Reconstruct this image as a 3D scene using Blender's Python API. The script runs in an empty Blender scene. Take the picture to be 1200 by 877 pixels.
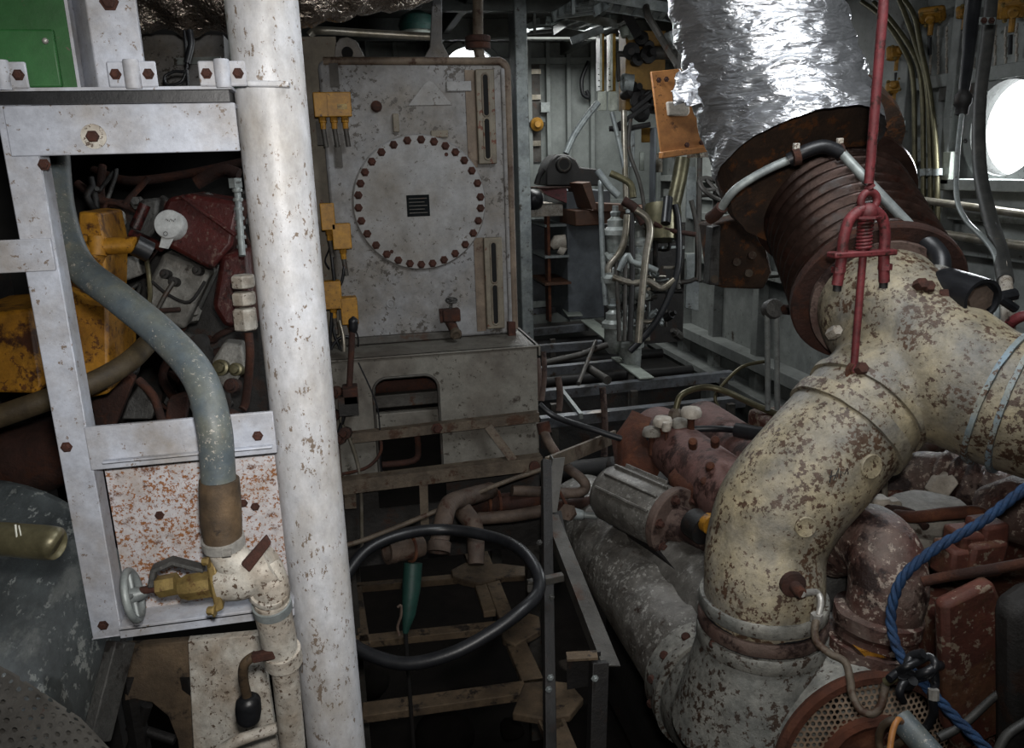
import bpy, math, random
from mathutils import Vector as Vec, Matrix, noise
random.seed(7)
S = bpy.context.scene; COL = S.collection
# ---------------------------------------------------------------- camera (solved from the vanishing points)
F = 933.0; CX, CY = 600.0, 438.5
CAM = Vec((0, 0, 1.6))
_up = -Vec((710-CX, -(4010-CY), -F)).normalized()
_vy = CY-(F*F+(710-CX)*(400-CX))/(4010-CY)
_fw = Vec((400-CX, -(_vy-CY), -F)).normalized()
_rt = _fw.cross(_up)
R3 = Matrix((_rt, _fw, _up))            # camera space -> ship space
FWD = R3 @ Vec((0, 0, -1)); RIGHT = R3 @ Vec((1, 0, 0)); UP = R3 @ Vec((0, 1, 0))
def ray(x, y): return R3 @ Vec(((x-CX)/F, -(y-CY)/F, -1))
def V(x, y, d): return CAM + ray(x, y)*d            # point seen at pixel x,y at a depth of d metres
def PX(x, y, v): r = ray(x, y); return CAM + r*((v-CAM.x)/r.x)
def PY(x, y, v): r = ray(x, y); return CAM + r*((v-CAM.y)/r.y)
def PZ(x, y, v): r = ray(x, y); return CAM + r*((v-CAM.z)/r.z)
cd = bpy.data.cameras.new('camera'); cam = bpy.data.objects.new('camera', cd); COL.objects.link(cam)
cd.sensor_width = 36; cd.lens = 36*F/1200; cd.clip_start = .02
cam.matrix_world = Matrix.Translation(CAM) @ R3.to_4x4()
S.camera = cam
X, Y, Z = Vec((1, 0, 0)), Vec((0, 1, 0)), Vec((0, 0, 1))
# ---------------------------------------------------------------- materials
def lin(h):
    h = h.lstrip('#'); o = []
    for i in (0, 2, 4):
        c = int(h[i:i+2], 16)/255
        o.append(c/12.92 if c <= .04045 else ((c+.055)/1.055)**2.4)
    return (*o, 1)
MATS = {}
def mat(name, col, col2=None, rust=0.0, rustc='5a2e1a', sc=6., rough=.6, metal=0., bump=.3, dirt=.5, chip=0., chipc=None, stretch=(1, 1, 1), bsc=None, spec=.4, grime=.4, clus=.3):
    """weathered surface: base colour, blotches of col2, patches of rustc, small chips"""
    m = bpy.data.materials.new(name); m.use_nodes = True; t = m.node_tree; N = t.nodes; L = t.links
    b = N['Principled BSDF']
    tc = N.new('ShaderNodeTexCoord'); oi = N.new('ShaderNodeObjectInfo')
    mp = N.new('ShaderNodeMapping'); mp.inputs['Scale'].default_value = stretch
    mul = N.new('ShaderNodeMath'); mul.operation = 'MULTIPLY'; mul.inputs[1].default_value = 37.
    add = N.new('ShaderNodeVectorMath'); add.operation = 'ADD'
    L.new(oi.outputs['Random'], mul.inputs[0]); L.new(tc.outputs['Object'], mp.inputs['Vector'])
    L.new(mp.outputs[0], add.inputs[0]); L.new(mul.outputs[0], add.inputs[1])
    def nz(scale, detail=6, rg=.6):
        n = N.new('ShaderNodeTexNoise'); n.inputs['Scale'].default_value = scale; n.inputs['Detail'].default_value = detail; n.inputs['Roughness'].default_value = rg
        L.new(add.outputs[0], n.inputs['Vector']); return n.outputs['Fac']
    def ramp(v, a, bb):
        r = N.new('ShaderNodeMapRange'); r.inputs['From Min'].default_value = a; r.inputs['From Max'].default_value = bb
        L.new(v, r.inputs['Value']); return r.outputs[0]
    def mix(f, a, c):
        x = N.new('ShaderNodeMix'); x.data_type = 'RGBA'
        L.new(f, x.inputs['Factor'])
        for s, v in ((6, a), (7, c)):
            if isinstance(v, tuple): x.inputs[s].default_value = v
            else: L.new(v, x.inputs[s])
        return x.outputs[2]
    c = lin(col)
    out = mix(ramp(nz(sc*.7), .5-.25*dirt, .5+.3*(1.2-dirt)), c, lin(col2)) if col2 else mix(ramp(nz(sc*.7), .35, .75), c, tuple(v*(1-.45*dirt) for v in c[:3])+(1,))
    if chip: 
        ml = N.new('ShaderNodeMath'); ml.operation = 'MULTIPLY_ADD'; ml.inputs[1].default_value = clus; L.new(nz(sc*.8, 4), ml.inputs[0]); L.new(nz(sc*6, 5, .72), ml.inputs[2]); c0 = .69+.5*clus-.3*chip
        f = ramp(ml.outputs[0], c0, c0+.02); out = mix(f, out, lin(chipc or rustc))
    rf = None
    if rust:
        th = .5+(.5-rust)*.36
        rf = ramp(nz(sc, 9, .72), th-.02, th+.05); out = mix(rf, out, mix(nz(sc*4), lin(rustc), tuple(v*.45 for v in lin(rustc)[:3])+(1,)))
    if grime:
        gx = N.new('ShaderNodeMix'); gx.data_type = 'RGBA'; gx.blend_type = 'MULTIPLY'; gx.inputs['Factor'].default_value = 1
        gr = N.new('ShaderNodeMapRange'); gr.inputs['From Min'].default_value = .34; gr.inputs['From Max'].default_value = .66; gr.inputs['To Min'].default_value = 1-grime; gr.inputs['To Max'].default_value = 1.06
        L.new(nz(sc*2.2, 9, .78), gr.inputs['Value']); L.new(out, gx.inputs[6]); L.new(gr.outputs[0], gx.inputs[7]); out = gx.outputs[2]
    L.new(out, b.inputs['Base Color'])
    b.inputs['Roughness'].default_value = rough; b.inputs['Metallic'].default_value = metal
    b.inputs['Specular IOR Level'].default_value = spec
    if rf is not None and metal:
        mm = N.new('ShaderNodeMath'); mm.operation = 'MULTIPLY_ADD'; mm.inputs[1].default_value = -metal; mm.inputs[2].default_value = metal
        L.new(rf, mm.inputs[0]); L.new(mm.outputs[0], b.inputs['Metallic'])
    if bump:
        bp = N.new('ShaderNodeBump'); bp.inputs['Strength'].default_value = bump; bp.inputs['Distance'].default_value = .006
        L.new(nz(bsc or sc*5, 8, .7), bp.inputs['Height']); L.new(bp.outputs[0], b.inputs['Normal'])
    MATS[name] = m; return m
def emit(name, col, s):
    m = bpy.data.materials.new(name); m.use_nodes = True; N = m.node_tree.nodes; b = N['Principled BSDF']
    b.inputs['Base Color'].default_value = lin(col); b.inputs['Emission Color'].default_value = lin(col); b.inputs['Emission Strength'].default_value = s
    MATS[name] = m; return m
# ---------------------------------------------------------------- mesh builder
def frame(a):
    a = a.normalized(); u = Vec((0, 0, 1)) if abs(a.z) < .9 else Vec((1, 0, 0))
    s = a.cross(u).normalized(); return s, s.cross(a).normalized(), a
def cat(pts, n=6):
    """Catmull-Rom through the points (tuples may carry a radius as last item)"""
    P = [Vec(p) if len(p) == 3 else p for p in pts]
    R = []
    def g(i): return P[max(0, min(len(P)-1, i))]
    for i in range(len(P)-1):
        a, b, c, d = g(i-1), g(i), g(i+1), g(i+2)
        for k in range(n):
            t = k/n
            R.append(.5*((2*b)+(c-a)*t+(2*a-5*b+4*c-d)*t*t+(3*b-a-3*c+d)*t**3))
    R.append(P[-1]); return R
def catr(rs, n=6):
    R = []
    for i in range(len(rs)-1):
        for k in range(n):
            t = k/n; t = t*t*(3-2*t); R.append(rs[i]*(1-t)+rs[i+1]*t)
    return R+[rs[-1]]
class M:
    def __init__(s): s.v = []; s.f = []
    def _a(s, vs, fs):
        k = len(s.v); s.v += [Vec(v) for v in vs]; s.f += [tuple(i+k for i in f) for f in fs]; return s
    def box(s, a, b): 
        a, b = Vec(a), Vec(b); lo = [min(a[i], b[i]) for i in range(3)]; hi = [max(a[i], b[i]) for i in range(3)]
        vs = [(x, y, z) for z in (lo[2], hi[2]) for y in (lo[1], hi[1]) for x in (lo[0], hi[0])]
        return s._a(vs, [(0, 2, 3, 1), (4, 5, 7, 6), (0, 1, 5, 4), (2, 6, 7, 3), (0, 4, 6, 2), (1, 3, 7, 5)])
    def bar(s, p, q, w, h, up=Z):
        """rectangular bar from p to q, w across, h along up"""
        p, q = Vec(p), Vec(q); a = (q-p).normalized(); sd = a.cross(up)
        if sd.length < 1e-4: sd = a.cross(Y)
        sd.normalize(); u = sd.cross(a)
        c = [(-w/2, -h/2), (w/2, -h/2), (w/2, h/2), (-w/2, h/2)]
        vs = [p+sd*x+u*y for x, y in c]+[q+sd*x+u*y for x, y in c]
        return s._a(vs, [(3, 2, 1, 0), (4, 5, 6, 7)]+[(i, (i+1) % 4, 4+(i+1) % 4, 4+i) for i in range(4)])
    def angle(s, p, q, w, t, d1, d2):
        """L section from p (its heel) to q, legs of width w along d1 and d2"""
        p, q = Vec(p), Vec(q); d1 = Vec(d1).normalized(); d2 = Vec(d2).normalized()
        c = [(0, 0), (w, 0), (w, t), (t, t), (t, w), (0, w)]
        vs = [e+d1*x+d2*y for e in (p, q) for x, y in c]
        fs = [(i, (i+1) % 6, 6+(i+1) % 6, 6+i) for i in range(6)]
        return s._a(vs, [(0, 1, 2, 3), (0, 3, 4, 5), (9, 8, 7, 6), (11, 10, 9, 6)]+fs)
    def tube(s, pts, r, seg=12, cap=True):
        pts = [Vec(p) for p in pts]; n = len(pts); rs = r if isinstance(r, (list, tuple)) else [r]*n
        vs = []; sd = None
        for i, p in enumerate(pts):
            a = (pts[min(i+1, n-1)]-pts[max(i-1, 0)]).normalized()
            if sd is None: sd = frame(a)[0]
            sd = (sd-a*sd.dot(a)).normalized(); u = sd.cross(a)
            vs += [p+(sd*math.cos(2*math.pi*k/seg)+u*math.sin(2*math.pi*k/seg))*rs[i] for k in range(seg)]
        fs = [(i*seg+k, i*seg+(k+1) % seg, (i+1)*seg+(k+1) % seg, (i+1)*seg+k) for i in range(n-1) for k in range(seg)]
        if cap: fs += [tuple(range(seg))[::-1], tuple((n-1)*seg+k for k in range(seg))]
        return s._a(vs, fs)
    def lathe(s, o, ax, prof, seg=32, a0=0., arc=None, closed=False):
        """prof: (radius, height along ax)"""
        o = Vec(o); sd, u, a = frame(Vec(ax)); n = len(prof); full = arc is None; k = seg if full else seg+1
        st = (2*math.pi if full else arc)/seg; vs = []
        for r, h in prof:
            vs += [o+a*h+(sd*math.cos(a0+st*j)+u*math.sin(a0+st*j))*max(r, 1e-5) for j in range(k)]
        fs = [(i*k+j, i*k+(j+1) % k, (i+1)*k+(j+1) % k, (i+1)*k+j) for i in range(n-1 if not closed else n-1) for j in range(seg)]
        if closed: fs += [((n-1)*k+j, (n-1)*k+(j+1) % k, (j+1) % k, j) for j in range(seg)]
        elif full:
            if prof[0][0] > 1e-4: fs.append(tuple(range(k))[::-1])
            if prof[-1][0] > 1e-4: fs.append(tuple((n-1)*k+j for j in range(k)))
        return s._a(vs, fs)
    def torus(s, o, ax, R, r, seg=32, ms=10):
        return s.lathe(o, ax, [(R+r*math.cos(2*math.pi*i/ms), r*math.sin(2*math.pi*i/ms)) for i in range(ms)], seg, closed=True)
    def cyl(s, p, q, r, seg=20, r2=None):
        p, q = Vec(p), Vec(q); return s.lathe(p, q-p, [(r, 0), (r if r2 is None else r2, (q-p).length)], seg)
    def ball(s, c, r, seg=16, sq=1., ax=Z):
        n = seg//2; return s.lathe(c, ax, [(r*math.sin(math.pi*i/n), -r*sq*math.cos(math.pi*i/n)) for i in range(n+1)], seg)
    def prism(s, pts, ext):
        pts = [Vec(p) for p in pts]; n = len(pts); e = Vec(ext)
        nrm = sum(((pts[i]-pts[0]).cross(pts[(i+1) % n]-pts[0]) for i in range(n)), Vec((0, 0, 0)))
        if nrm.dot(e) > 0: pts = pts[::-1]
        vs = pts+[p+e for p in pts]
        return s._a(vs, [tuple(range(n)), tuple(range(2*n-1, n-1, -1))]+[(i, n+i, n+(i+1) % n, (i+1) % n) for i in range(n)])
    def bolt(s, p, ax, r, h):
        return s.lathe(p, ax, [(r*1.5, 0), (r*1.5, h*.22), (r, h*.22), (r, h*.85), (r*.8, h)], 6)
    def out(s, name, m, parent=None, label=None, cat=None, group=None, smooth=38, bevel=0, kind=None, jit=0, jsc=20, sub=0):
        me = bpy.data.meshes.new(name)
        org = Vec((0, 0, 0)); vs = s.v
        if parent is not None: org = wl(parent)
        else:
            org = sum(vs, Vec((0, 0, 0)))/len(vs); org.z = min(v.z for v in vs)
            if kind == 'structure': org = Vec((0, 0, 0))
        if jit: vs = [v+noise.noise_vector(v*jsc)*jit+noise.noise_vector(v*jsc*2.7)*jit*.4 for v in vs]
        me.from_pydata([v-org for v in vs], [], s.f); me.validate(); me.update()
        if smooth: 
            me.shade_smooth(); me.set_sharp_from_angle(angle=math.radians(smooth))
        me.materials.append(MATS[m] if isinstance(m, str) else m)
        o = bpy.data.objects.new(name, me); COL.objects.link(o)
        if parent is not None: o.parent = parent
        else: o.location = org
        if bevel:
            b = o.modifiers.new('bevel', 'BEVEL'); b.width = bevel; b.segments = 2; b.limit_method = 'ANGLE'; b.angle_limit = math.radians(40)
        tagp(o, label, cat, group, kind); return o
def wl(o):
    p = Vec((0, 0, 0))
    while o is not None: p += Vec(o.location); o = o.parent
    return p
def tagp(o, label=None, cat=None, group=None, kind=None):
    for k, v in (('label', label), ('category', cat), ('group', group), ('kind', kind)):
        if v: o[k] = v
def thing(name, label, cat, loc, group=None):
    o = bpy.data.objects.new(name, None); COL.objects.link(o); o.location = Vec(loc); o.empty_display_size = .05
    tagp(o, label, cat, group); return o
def copytree(o, parent=None):
    c = o.copy(); COL.objects.link(c)
    if parent is not None: c.parent = parent
    for ch in [k for k in o.children]: copytree(ch, c)
    return c
def leg(par, p, r=.014):
    p = Vec(p); M().tube([p, Vec((p.x, p.y, ZF))], r, 8).out('support_leg', 'black_metal', par)
def hang(par, p, r=.01):
    p = Vec(p); M().tube([p, Vec((p.x, p.y, ZC))], r, 8).out('hanger_rod', 'dull_steel', par)
def arm(par, p, r=.012):
    p = Vec(p); M().tube([p, Vec((XR, p.y, p.z))], r, 8).out('wall_arm', 'dull_steel', par)
def slab(pix, d, th, m=None):
    """outline at depth d given real thickness away from the viewer (along the ship)"""
    return (m or M()).prism([V(x, y, d) for x, y in pix], Y*th)
def pipe(pix, rpx, n=6, seg=12, m=None):
    """tube through (x, y, depth) points, radius given in pixels at the first depth"""
    r = rpx*pix[0][2]/F
    return (m or M()).tube(cat([V(*p) for p in pix], n), r, seg)
def rot_about(o, ax, ang): o.rotation_euler = Matrix.Rotation(ang, 3, ax).to_euler()
# ---------------------------------------------------------------- palette
mat('white_paint', 'bcbec4', 'a09a92', rust=.05, rustc='6b4a38', sc=14, rough=.5, dirt=.4, chip=.2, chipc='7a6a5c', bump=.15, grime=.22)
mat('white_pipe_paint', 'b9bbc0', 'a29e99', rust=.0, rustc='6f5a4a', sc=18, rough=.42, dirt=.5, chip=.28, chipc='74685d', bump=.12, grime=.3, clus=.4, stretch=(1, 1, .6))
mat('frame_paint', 'a9aeb9', '8b8681', rust=.0, rustc='6b4633', sc=16, rough=.55, dirt=.4, chip=.2, chipc='70645b', bump=.15, grime=.28)
mat('speckled_white', 'b2b0b3', '9a9088', rust=.24, rustc='6b4128', sc=34, rough=.6, dirt=.3, chip=.46, chipc='80532f', bump=.2, grime=.25)
mat('rust_bolt', '47281e', '2c1912', sc=60, rough=.85, bump=.5)
mat('green_paint', '2b5c30', '204a23', sc=9, rough=.5, dirt=.5, chip=.12, chipc='4c4f3c', bump=.1, grime=.25)
mat('grey_rubber', '4d565b', '5e615a', rust=.08, rustc='8a8578', sc=34, rough=.5, dirt=.5, chip=.24, chipc='96928a', bump=.1, grime=.3)
mat('brown_rubber', '5c4a35', '2c241c', rust=.25, rustc='201a16', sc=22, rough=.7, bump=.3)
mat('steel_bright', 'b9b7b2', '8c8880', sc=30, rough=.45, metal=.5, bump=.1)
mat('brass_old', '94804f', '5e4b2b', rust=.25, rustc='5c3d24', sc=30, rough=.5, metal=.35, bump=.2)
mat('fitting_white', 'b6b2a9', '8f8272', rust=.14, rustc='5e3a28', sc=22, rough=.55, chip=.34, chipc='544438', bump=.3, grime=.4)
mat('rust_dark', '3a2119', '21130e', rust=.4, rustc='4d2918', sc=14, rough=.85, bump=.8)
mat('rust_bright', '552d1b', '30190f', rust=.4, rustc='6d4026', sc=12, rough=.85, bump=.8)
mat('rust_scale', '45302a', '63544c', rust=.42, rustc='2c1610', sc=10, rough=.75, bump=.8)
mat('tank_grey', '838486', '6b655d', rust=.0, rustc='433a32', sc=9, rough=.6, dirt=.6, chip=.3, chipc='48433e', bump=.3, grime=.4, clus=.5)
mat('tank_cover', '8a8b8c', '726d66', sc=9, rough=.6, dirt=.5, chip=.25, chipc='565049', bump=.25, grime=.32)
mat('tank_edge', '77695a', '4f4238', rust=.35, rustc='4a3020', sc=9, rough=.65, bump=.4)
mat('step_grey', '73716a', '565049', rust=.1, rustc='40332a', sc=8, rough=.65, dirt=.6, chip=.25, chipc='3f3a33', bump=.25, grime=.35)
mat('beige_plate', '766f61', '5a5145', sc=6, rough=.6, dirt=.5, chip=.25, bump=.15)
mat('yellow_paint', 'a4741f', '7a5014', rust=.34, rustc='4a2812', sc=10, rough=.55, dirt=.5, chip=.35, chipc='5b3815', bump=.3, grime=.5)
mat('yellow_box', 'a97a22', '80591a', rust=.15, rustc='4a3216', sc=20, rough=.5, chip=.2, bump=.1)
mat('orange_panel', 'a8723f', '80532c', rust=.16, rustc='573319', sc=9, rough=.5, chip=.2, bump=.2, grime=.3)
mat('ochre_panel', '8d6a2a', '6b4d1e', rust=.2, rustc='4b3418', sc=8, rough=.6, bump=.2)
mat('crimson', '4a1f1d', '301413', rust=.3, rustc='211312', sc=12, rough=.4, chip=.3, chipc='5d4740', bump=.4, grime=.5)
mat('red_paint', '6f2c30', '4f1f21', rust=.34, rustc='3b1b16', sc=30, rough=.55, chip=.2, bump=.3)
mat('cast_grey', '565654', '343231', rust=.3, rustc='241f1c', sc=14, rough=.5, metal=.3, bump=.6, grime=.5)
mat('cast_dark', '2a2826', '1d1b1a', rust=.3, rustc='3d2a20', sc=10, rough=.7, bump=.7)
mat('black_rubber', '16171a', '222326', sc=18, rough=.4, bump=.1)
mat('black_metal', '131212', '1d1a19', rust=.25, rustc='2a1d16', sc=12, rough=.6, bump=.4)
mat('dull_steel', '4c4a46', '37332f', rust=.28, rustc='49301f', sc=12, rough=.55, metal=.3, bump=.4)
mat('rail_steel', '62574a', '423930', rust=.33, rustc='4a3222', sc=16, rough=.6, metal=.1, bump=.5)
mat('walk_steel', '7c8086', '54524f', rust=.25, rustc='4a382c', sc=12, rough=.4, metal=.5, bump=.3)
mat('bilge_beam', '62523f', '3c3126', rust=.3, rustc='241b14', sc=12, rough=.8, bump=.6)
mat('bilge_pipe', '57493f', '3a2f28', rust=.34, rustc='452718', sc=14, rough=.7, bump=.5)
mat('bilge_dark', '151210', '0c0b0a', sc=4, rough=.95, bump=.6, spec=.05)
mat('braid_hose', '51452f', '382e20', sc=20, rough=.6, bump=.3)
mat('hull_grey', '888c89', '6f7271', rust=.1, rustc='4c4036', sc=4, rough=.6, dirt=.5, chip=.12, chipc='4f5049', bump=.15, grime=.35)
mat('back_green', '787d7b', '666b68', rust=.06, rustc='504838', sc=3, rough=.6, dirt=.5, bump=.15, grime=.35)
mat('ceil_dark', '4a4d4a', '353633', rust=.15, rustc='40342a', sc=4, rough=.7, bump=.2)
mat('wall_dark', '2e2d2b', '1e1d1c', sc=3, rough=.8, bump=.3)
mat('cream_paint', '988d73', '706d66', rust=.08, rustc='3b281d', sc=13, rough=.45, dirt=.65, chip=.46, chipc='4a382b', bump=.5, grime=.5, clus=.55)
mat('cream_blue', '8d8a7a', '6d818d', rust=.1, rustc='3b281d', sc=13, rough=.5, dirt=.8, chip=.5, chipc='4c392b', bump=.4, grime=.35, clus=.5)
mat('manifold_paint', '7b7873', '514d48', rust=.22, rustc='3a261c', sc=10, rough=.34, metal=.1, dirt=.6, chip=.4, chipc='9b9993', bump=.8, grime=.5)
mat('turbo_paint', '8f8d85', '6c6d69', rust=.16, rustc='4a3020', sc=10, rough=.48, dirt=.8, chip=.42, chipc='3c3028', bump=.6, grime=.6, clus=.5)
mat('cooler_silver', '787570', '55524d', rust=.2, rustc='3c2f26', sc=11, rough=.45, metal=.3, chip=.35, chipc='8a8883', bump=.4, grime=.5)
mat('pink_rust', '63433d', '7a5c56', rust=.4, rustc='3d1e16', sc=9, rough=.7, bump=.6, grime=.5)
mat('elbow_rust', '4a2e27', '6f625a', rust=.42, rustc='2a1611', sc=11, rough=.55, dirt=.4, chip=.4, chipc='9a8c80', bump=.8, grime=.5, clus=.5)
mat('block_red', '5a2f23', '45241b', rust=.36, rustc='63402a', sc=7, rough=.7, chip=.4, chipc='7a6b5c', bump=.5, grime=.5)
mat('grey_cap', '8c8880', '6c665d', rust=.2, rustc='51443a', sc=16, rough=.7, bump=.4)
mat('cap_white', 'b8b0a4', '8f867a', sc=20, rough=.6, bump=.3)
mat('bellows', '43322c', '281d19', rust=.38, rustc='2c1812', sc=14, rough=.28, metal=.6, bump=.3, grime=.5)
mat('collar_rust', '3f2c1e', '241a14', rust=.36, rustc='6f4320', sc=18, rough=.85, bump=.8)
mat('tube_steel', '9b958a', '77705f', rust=.1, rustc='5d4a35', sc=16, rough=.35, metal=.6, bump=.1)
mat('tube_olive', '6b664e', '4d4938', sc=16, rough=.4, metal=.5, bump=.1)
mat('cable_grey', '2f302f', '43423f', rust=.1, rustc='6b665c', sc=18, rough=.5, bump=.15)
mat('grey_cabinet', '666b70', '50545a', sc=4, rough=.5, dirt=.4, bump=.1)
mat('wood', '5d3d2a', '412a1d', sc=12, rough=.6, stretch=(1, 4, 1), bump=.2)
mat('pale_steel', '8f9593', '73797b', rust=.2, rustc='473f37', sc=14, rough=.45, metal=.2, bump=.15)
mat('teal_paint', '1b3b34', '16302b', rust=.2, rustc='39493f', sc=14, rough=.5, bump=.2)
mat('dial', 'b9bcbc', 'a2a5a5', sc=20, rough=.4, bump=.05)
mat('ink', '2a2a2a', sc=20, rough=.6, bump=0)
mat('plate_dark', '101213', '16191a', sc=60, rough=.9, bump=.0, spec=.1, grime=.2)
mat('filter_pale', 'a9aeab', '70756f', rust=.15, rustc='463b32', sc=14, rough=.35, metal=.2, bump=.2)
mat('jar_white', '9aa097', '868d84', sc=12, rough=.4, bump=0)
mat('knob_yellow', 'a5782a', '765419', rust=.2, rustc='41290f', sc=20, rough=.55, bump=.4)
mat('tank_black', '34383a', '565c5d', rust=.36, rustc='878b89', sc=7, rough=.4, dirt=.9, bump=.4, stretch=(1.8, .5, .7), grime=.5, chip=.3, chipc='8d918e')
mat('perf_grey', '5d5a56', '48443f', sc=10, rough=.6, bump=.3)
mat('drawn_black', '0c0c0c', sc=5, rough=.9, bump=0)
mat('white_mark', 'c9cabf', sc=20, rough=.6, bump=0)

mat('cast_pale', '85847f', '55534f', rust=.25, rustc='37302b', sc=14, rough=.5, metal=.25, bump=.6, grime=.5)

mat('gauge_yellow', 'b58f2f', '8f6d1f', sc=14, rough=.5, bump=.1)

mat('gauge_glass', 'd3d8cb', 'b9beb0', sc=12, rough=.3, bump=0)

def foil(name, col, rough, bump, sc, st=(1, 1, 1)):
    m = bpy.data.materials.new(name); m.use_nodes = True; t = m.node_tree; N = t.nodes; L = t.links; b = N['Principled BSDF']
    b.inputs['Metallic'].default_value = .9; b.inputs['Roughness'].default_value = rough; b.inputs['Base Color'].default_value = lin(col)
    tc = N.new('ShaderNodeTexCoord'); nz = N.new('ShaderNodeTexNoise'); nz.inputs['Scale'].default_value = sc*.5; nz.inputs['Detail'].default_value = 3
    mx = N.new('ShaderNodeVectorMath'); mx.operation = 'MULTIPLY_ADD'; mx.inputs[1].default_value = (.16,)*3
    mp = N.new('ShaderNodeMapping'); mp.inputs['Scale'].default_value = st; mp.inputs['Rotation'].default_value = (0, .25, 0); L.new(tc.outputs['Object'], mp.inputs['Vector'])
    L.new(mp.outputs[0], nz.inputs['Vector']); L.new(nz.outputs['Color'], mx.inputs[0]); L.new(mp.outputs[0], mx.inputs[2])
    v = N.new('ShaderNodeTexVoronoi'); v.feature = 'F1'; v.inputs['Scale'].default_value = sc; L.new(mx.outputs[0], v.inputs['Vector'])
    v2 = N.new('ShaderNodeTexNoise'); v2.inputs['Scale'].default_value = sc*2.2; v2.inputs['Detail'].default_value = 5; v2.inputs['Roughness'].default_value = .5; L.new(mx.outputs[0], v2.inputs['Vector'])
    ad = N.new('ShaderNodeMath'); ad.operation = 'MULTIPLY_ADD'; ad.inputs[1].default_value = .8; L.new(v.outputs['Distance'], ad.inputs[0]); L.new(v2.outputs['Fac'], ad.inputs[2])
    bp = N.new('ShaderNodeBump'); bp.inputs['Strength'].default_value = bump; bp.inputs['Distance'].default_value = .01
    L.new(ad.outputs[0], bp.inputs['Height']); L.new(bp.outputs[0], b.inputs['Normal'])
    MATS[name] = m
foil('foil', 'cfd1d6', .3, .85, 21, (.55, .55, 1.9))
foil('foil_dark', '8b8177', .2, .9, 30)
# perforated screens: round holes as a procedural mask on real, thin sheet
def perf(name, col, col2, pitch, hole, axes='XZ'):
    m = mat(name, col, col2, rust=.08, rustc='4a2a1c', sc=12, rough=.6, bump=.3)
    t = m.node_tree; N = t.nodes; L = t.links; b = N['Principled BSDF']
    uv = N.new('ShaderNodeUVMap')
    def vm(op, a, v=None):
        n = N.new('ShaderNodeVectorMath'); n.operation = op; L.new(a, n.inputs[0])
        if v: n.inputs[1].default_value = v
        return n
    ds = []
    for off in ((0, 0, 0), (.5, .5, 0)):
        sc = vm('MULTIPLY', uv.outputs[0], (1/pitch, 1/(pitch*1.73), 0)); ad = vm('ADD', sc.outputs[0], off)
        fr = vm('FRACTION', ad.outputs[0]); sb = vm('SUBTRACT', fr.outputs[0], (.5, .5, 0)); ml = vm('MULTIPLY', sb.outputs[0], (1, 1.73, 0)); ln = vm('LENGTH', ml.outputs[0])
        ds.append(ln.outputs['Value'])
    mn = N.new('ShaderNodeMath'); mn.operation = 'MINIMUM'; L.new(ds[0], mn.inputs[0]); L.new(ds[1], mn.inputs[1])
    gt = N.new('ShaderNodeMath'); gt.operation = 'GREATER_THAN'; gt.inputs[1].default_value = hole/pitch; L.new(mn.outputs[0], gt.inputs[0])
    L.new(gt.outputs[0], b.inputs['Alpha'])
    return m
perf('perf_screen', '857565', '6b5039', .0125, .0042)
perf('perf_sheet', '4a4844', '3a3733', .011, .0025)
perf('perf_hull', '7a807c', '646963', .03, .006)
def planar_uv(o, u, v):
    me = o.data; l = me.uv_layers.new(name='UVMap'); ow = wl(o)
    for lp in me.loops:
        p = me.vertices[lp.vertex_index].co+ow; l.data[lp.index].uv = (p.dot(u), p.dot(v))
# ---------------------------------------------------------------- the setting
XR, XL, YB, YN, ZF, ZC = 3.3, -2.6, 8.0, -1.6, -.75, 2.75
def wall_hole(o, u, v, wu, wv, c, r, th, nrm, m, name):
    """wall from o spanning wu along u and wv along v, with a round hole at c=(cu, cv)"""
    b = M(); n = 32; cu, cv = c; q = r*1.3
    for lay in (0, th):
        P = lambda a, bb: o+u*a+v*bb+nrm*lay
        sq = [(cu-q, cv-q), (cu+q, cv-q), (cu+q, cv+q), (cu-q, cv+q)]
        for a0, b0, a1, b1 in ((0, 0, wu, cv-q), (0, cv+q, wu, wv), (0, cv-q, cu-q, cv+q), (cu+q, cv-q, wu, cv+q)):
            b._a([P(a0, b0), P(a1, b0), P(a1, b1), P(a0, b1)], [(0, 1, 2, 3)])
        vs = []; 
        for k in range(n):
            t = 2*math.pi*k/n; cx, cy = math.cos(t), math.sin(t); s = q/max(abs(cx), abs(cy))
            vs += [P(cu+cx*r, cv+cy*r), P(cu+cx*s, cv+cy*s)]
        b._a(vs, [(2*k, 2*k+1, (2*k+3) % (2*n), (2*k+2) % (2*n)) for k in range(n)])
    vs = []
    for k in range(n):
        t = 2*math.pi*k/n
        p = o+u*(cu+math.cos(t)*r)+v*(cv+math.sin(t)*r); vs += [p, p+nrm*th]
    b._a(vs, [(2*k, 2*k+1, (2*k+3) % (2*n), (2*k+2) % (2*n)) for k in range(n)])
    return b.out(name, m, kind='structure', smooth=30)
ph = PX(1186, 150, XR); pb = PY(551, 90, YB)
wall_hole(Vec((XR, YN, ZF)), Y, Z, YB-YN, ZC-ZF, (ph.y-YN, ph.z-ZF), .235, .06, X, 'hull_grey', 'wall_right')
wall_hole(Vec((XL, YB, ZF)), X, Z, XR-XL, ZC-ZF, (pb.x-XL, pb.z-ZF), .27, .06, Y, 'back_green', 'wall_back')
M().box((XL-.05, YN, ZF), (XL, YB, ZC)).out('wall_left', 'wall_dark', kind='structure')
M().box((XL, YN-.05, ZF), (XR, YN, ZC)).out('wall_rear', 'wall_dark', kind='structure')
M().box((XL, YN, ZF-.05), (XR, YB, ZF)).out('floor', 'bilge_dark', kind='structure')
M().box((XL, YN, ZC), (XR, YB, ZC+.05)).out('ceiling', 'ceil_dark', kind='structure')
g = bpy.data.materials.new('window_glass'); g.use_nodes = True; bb = g.node_tree.nodes['Principled BSDF']
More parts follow.
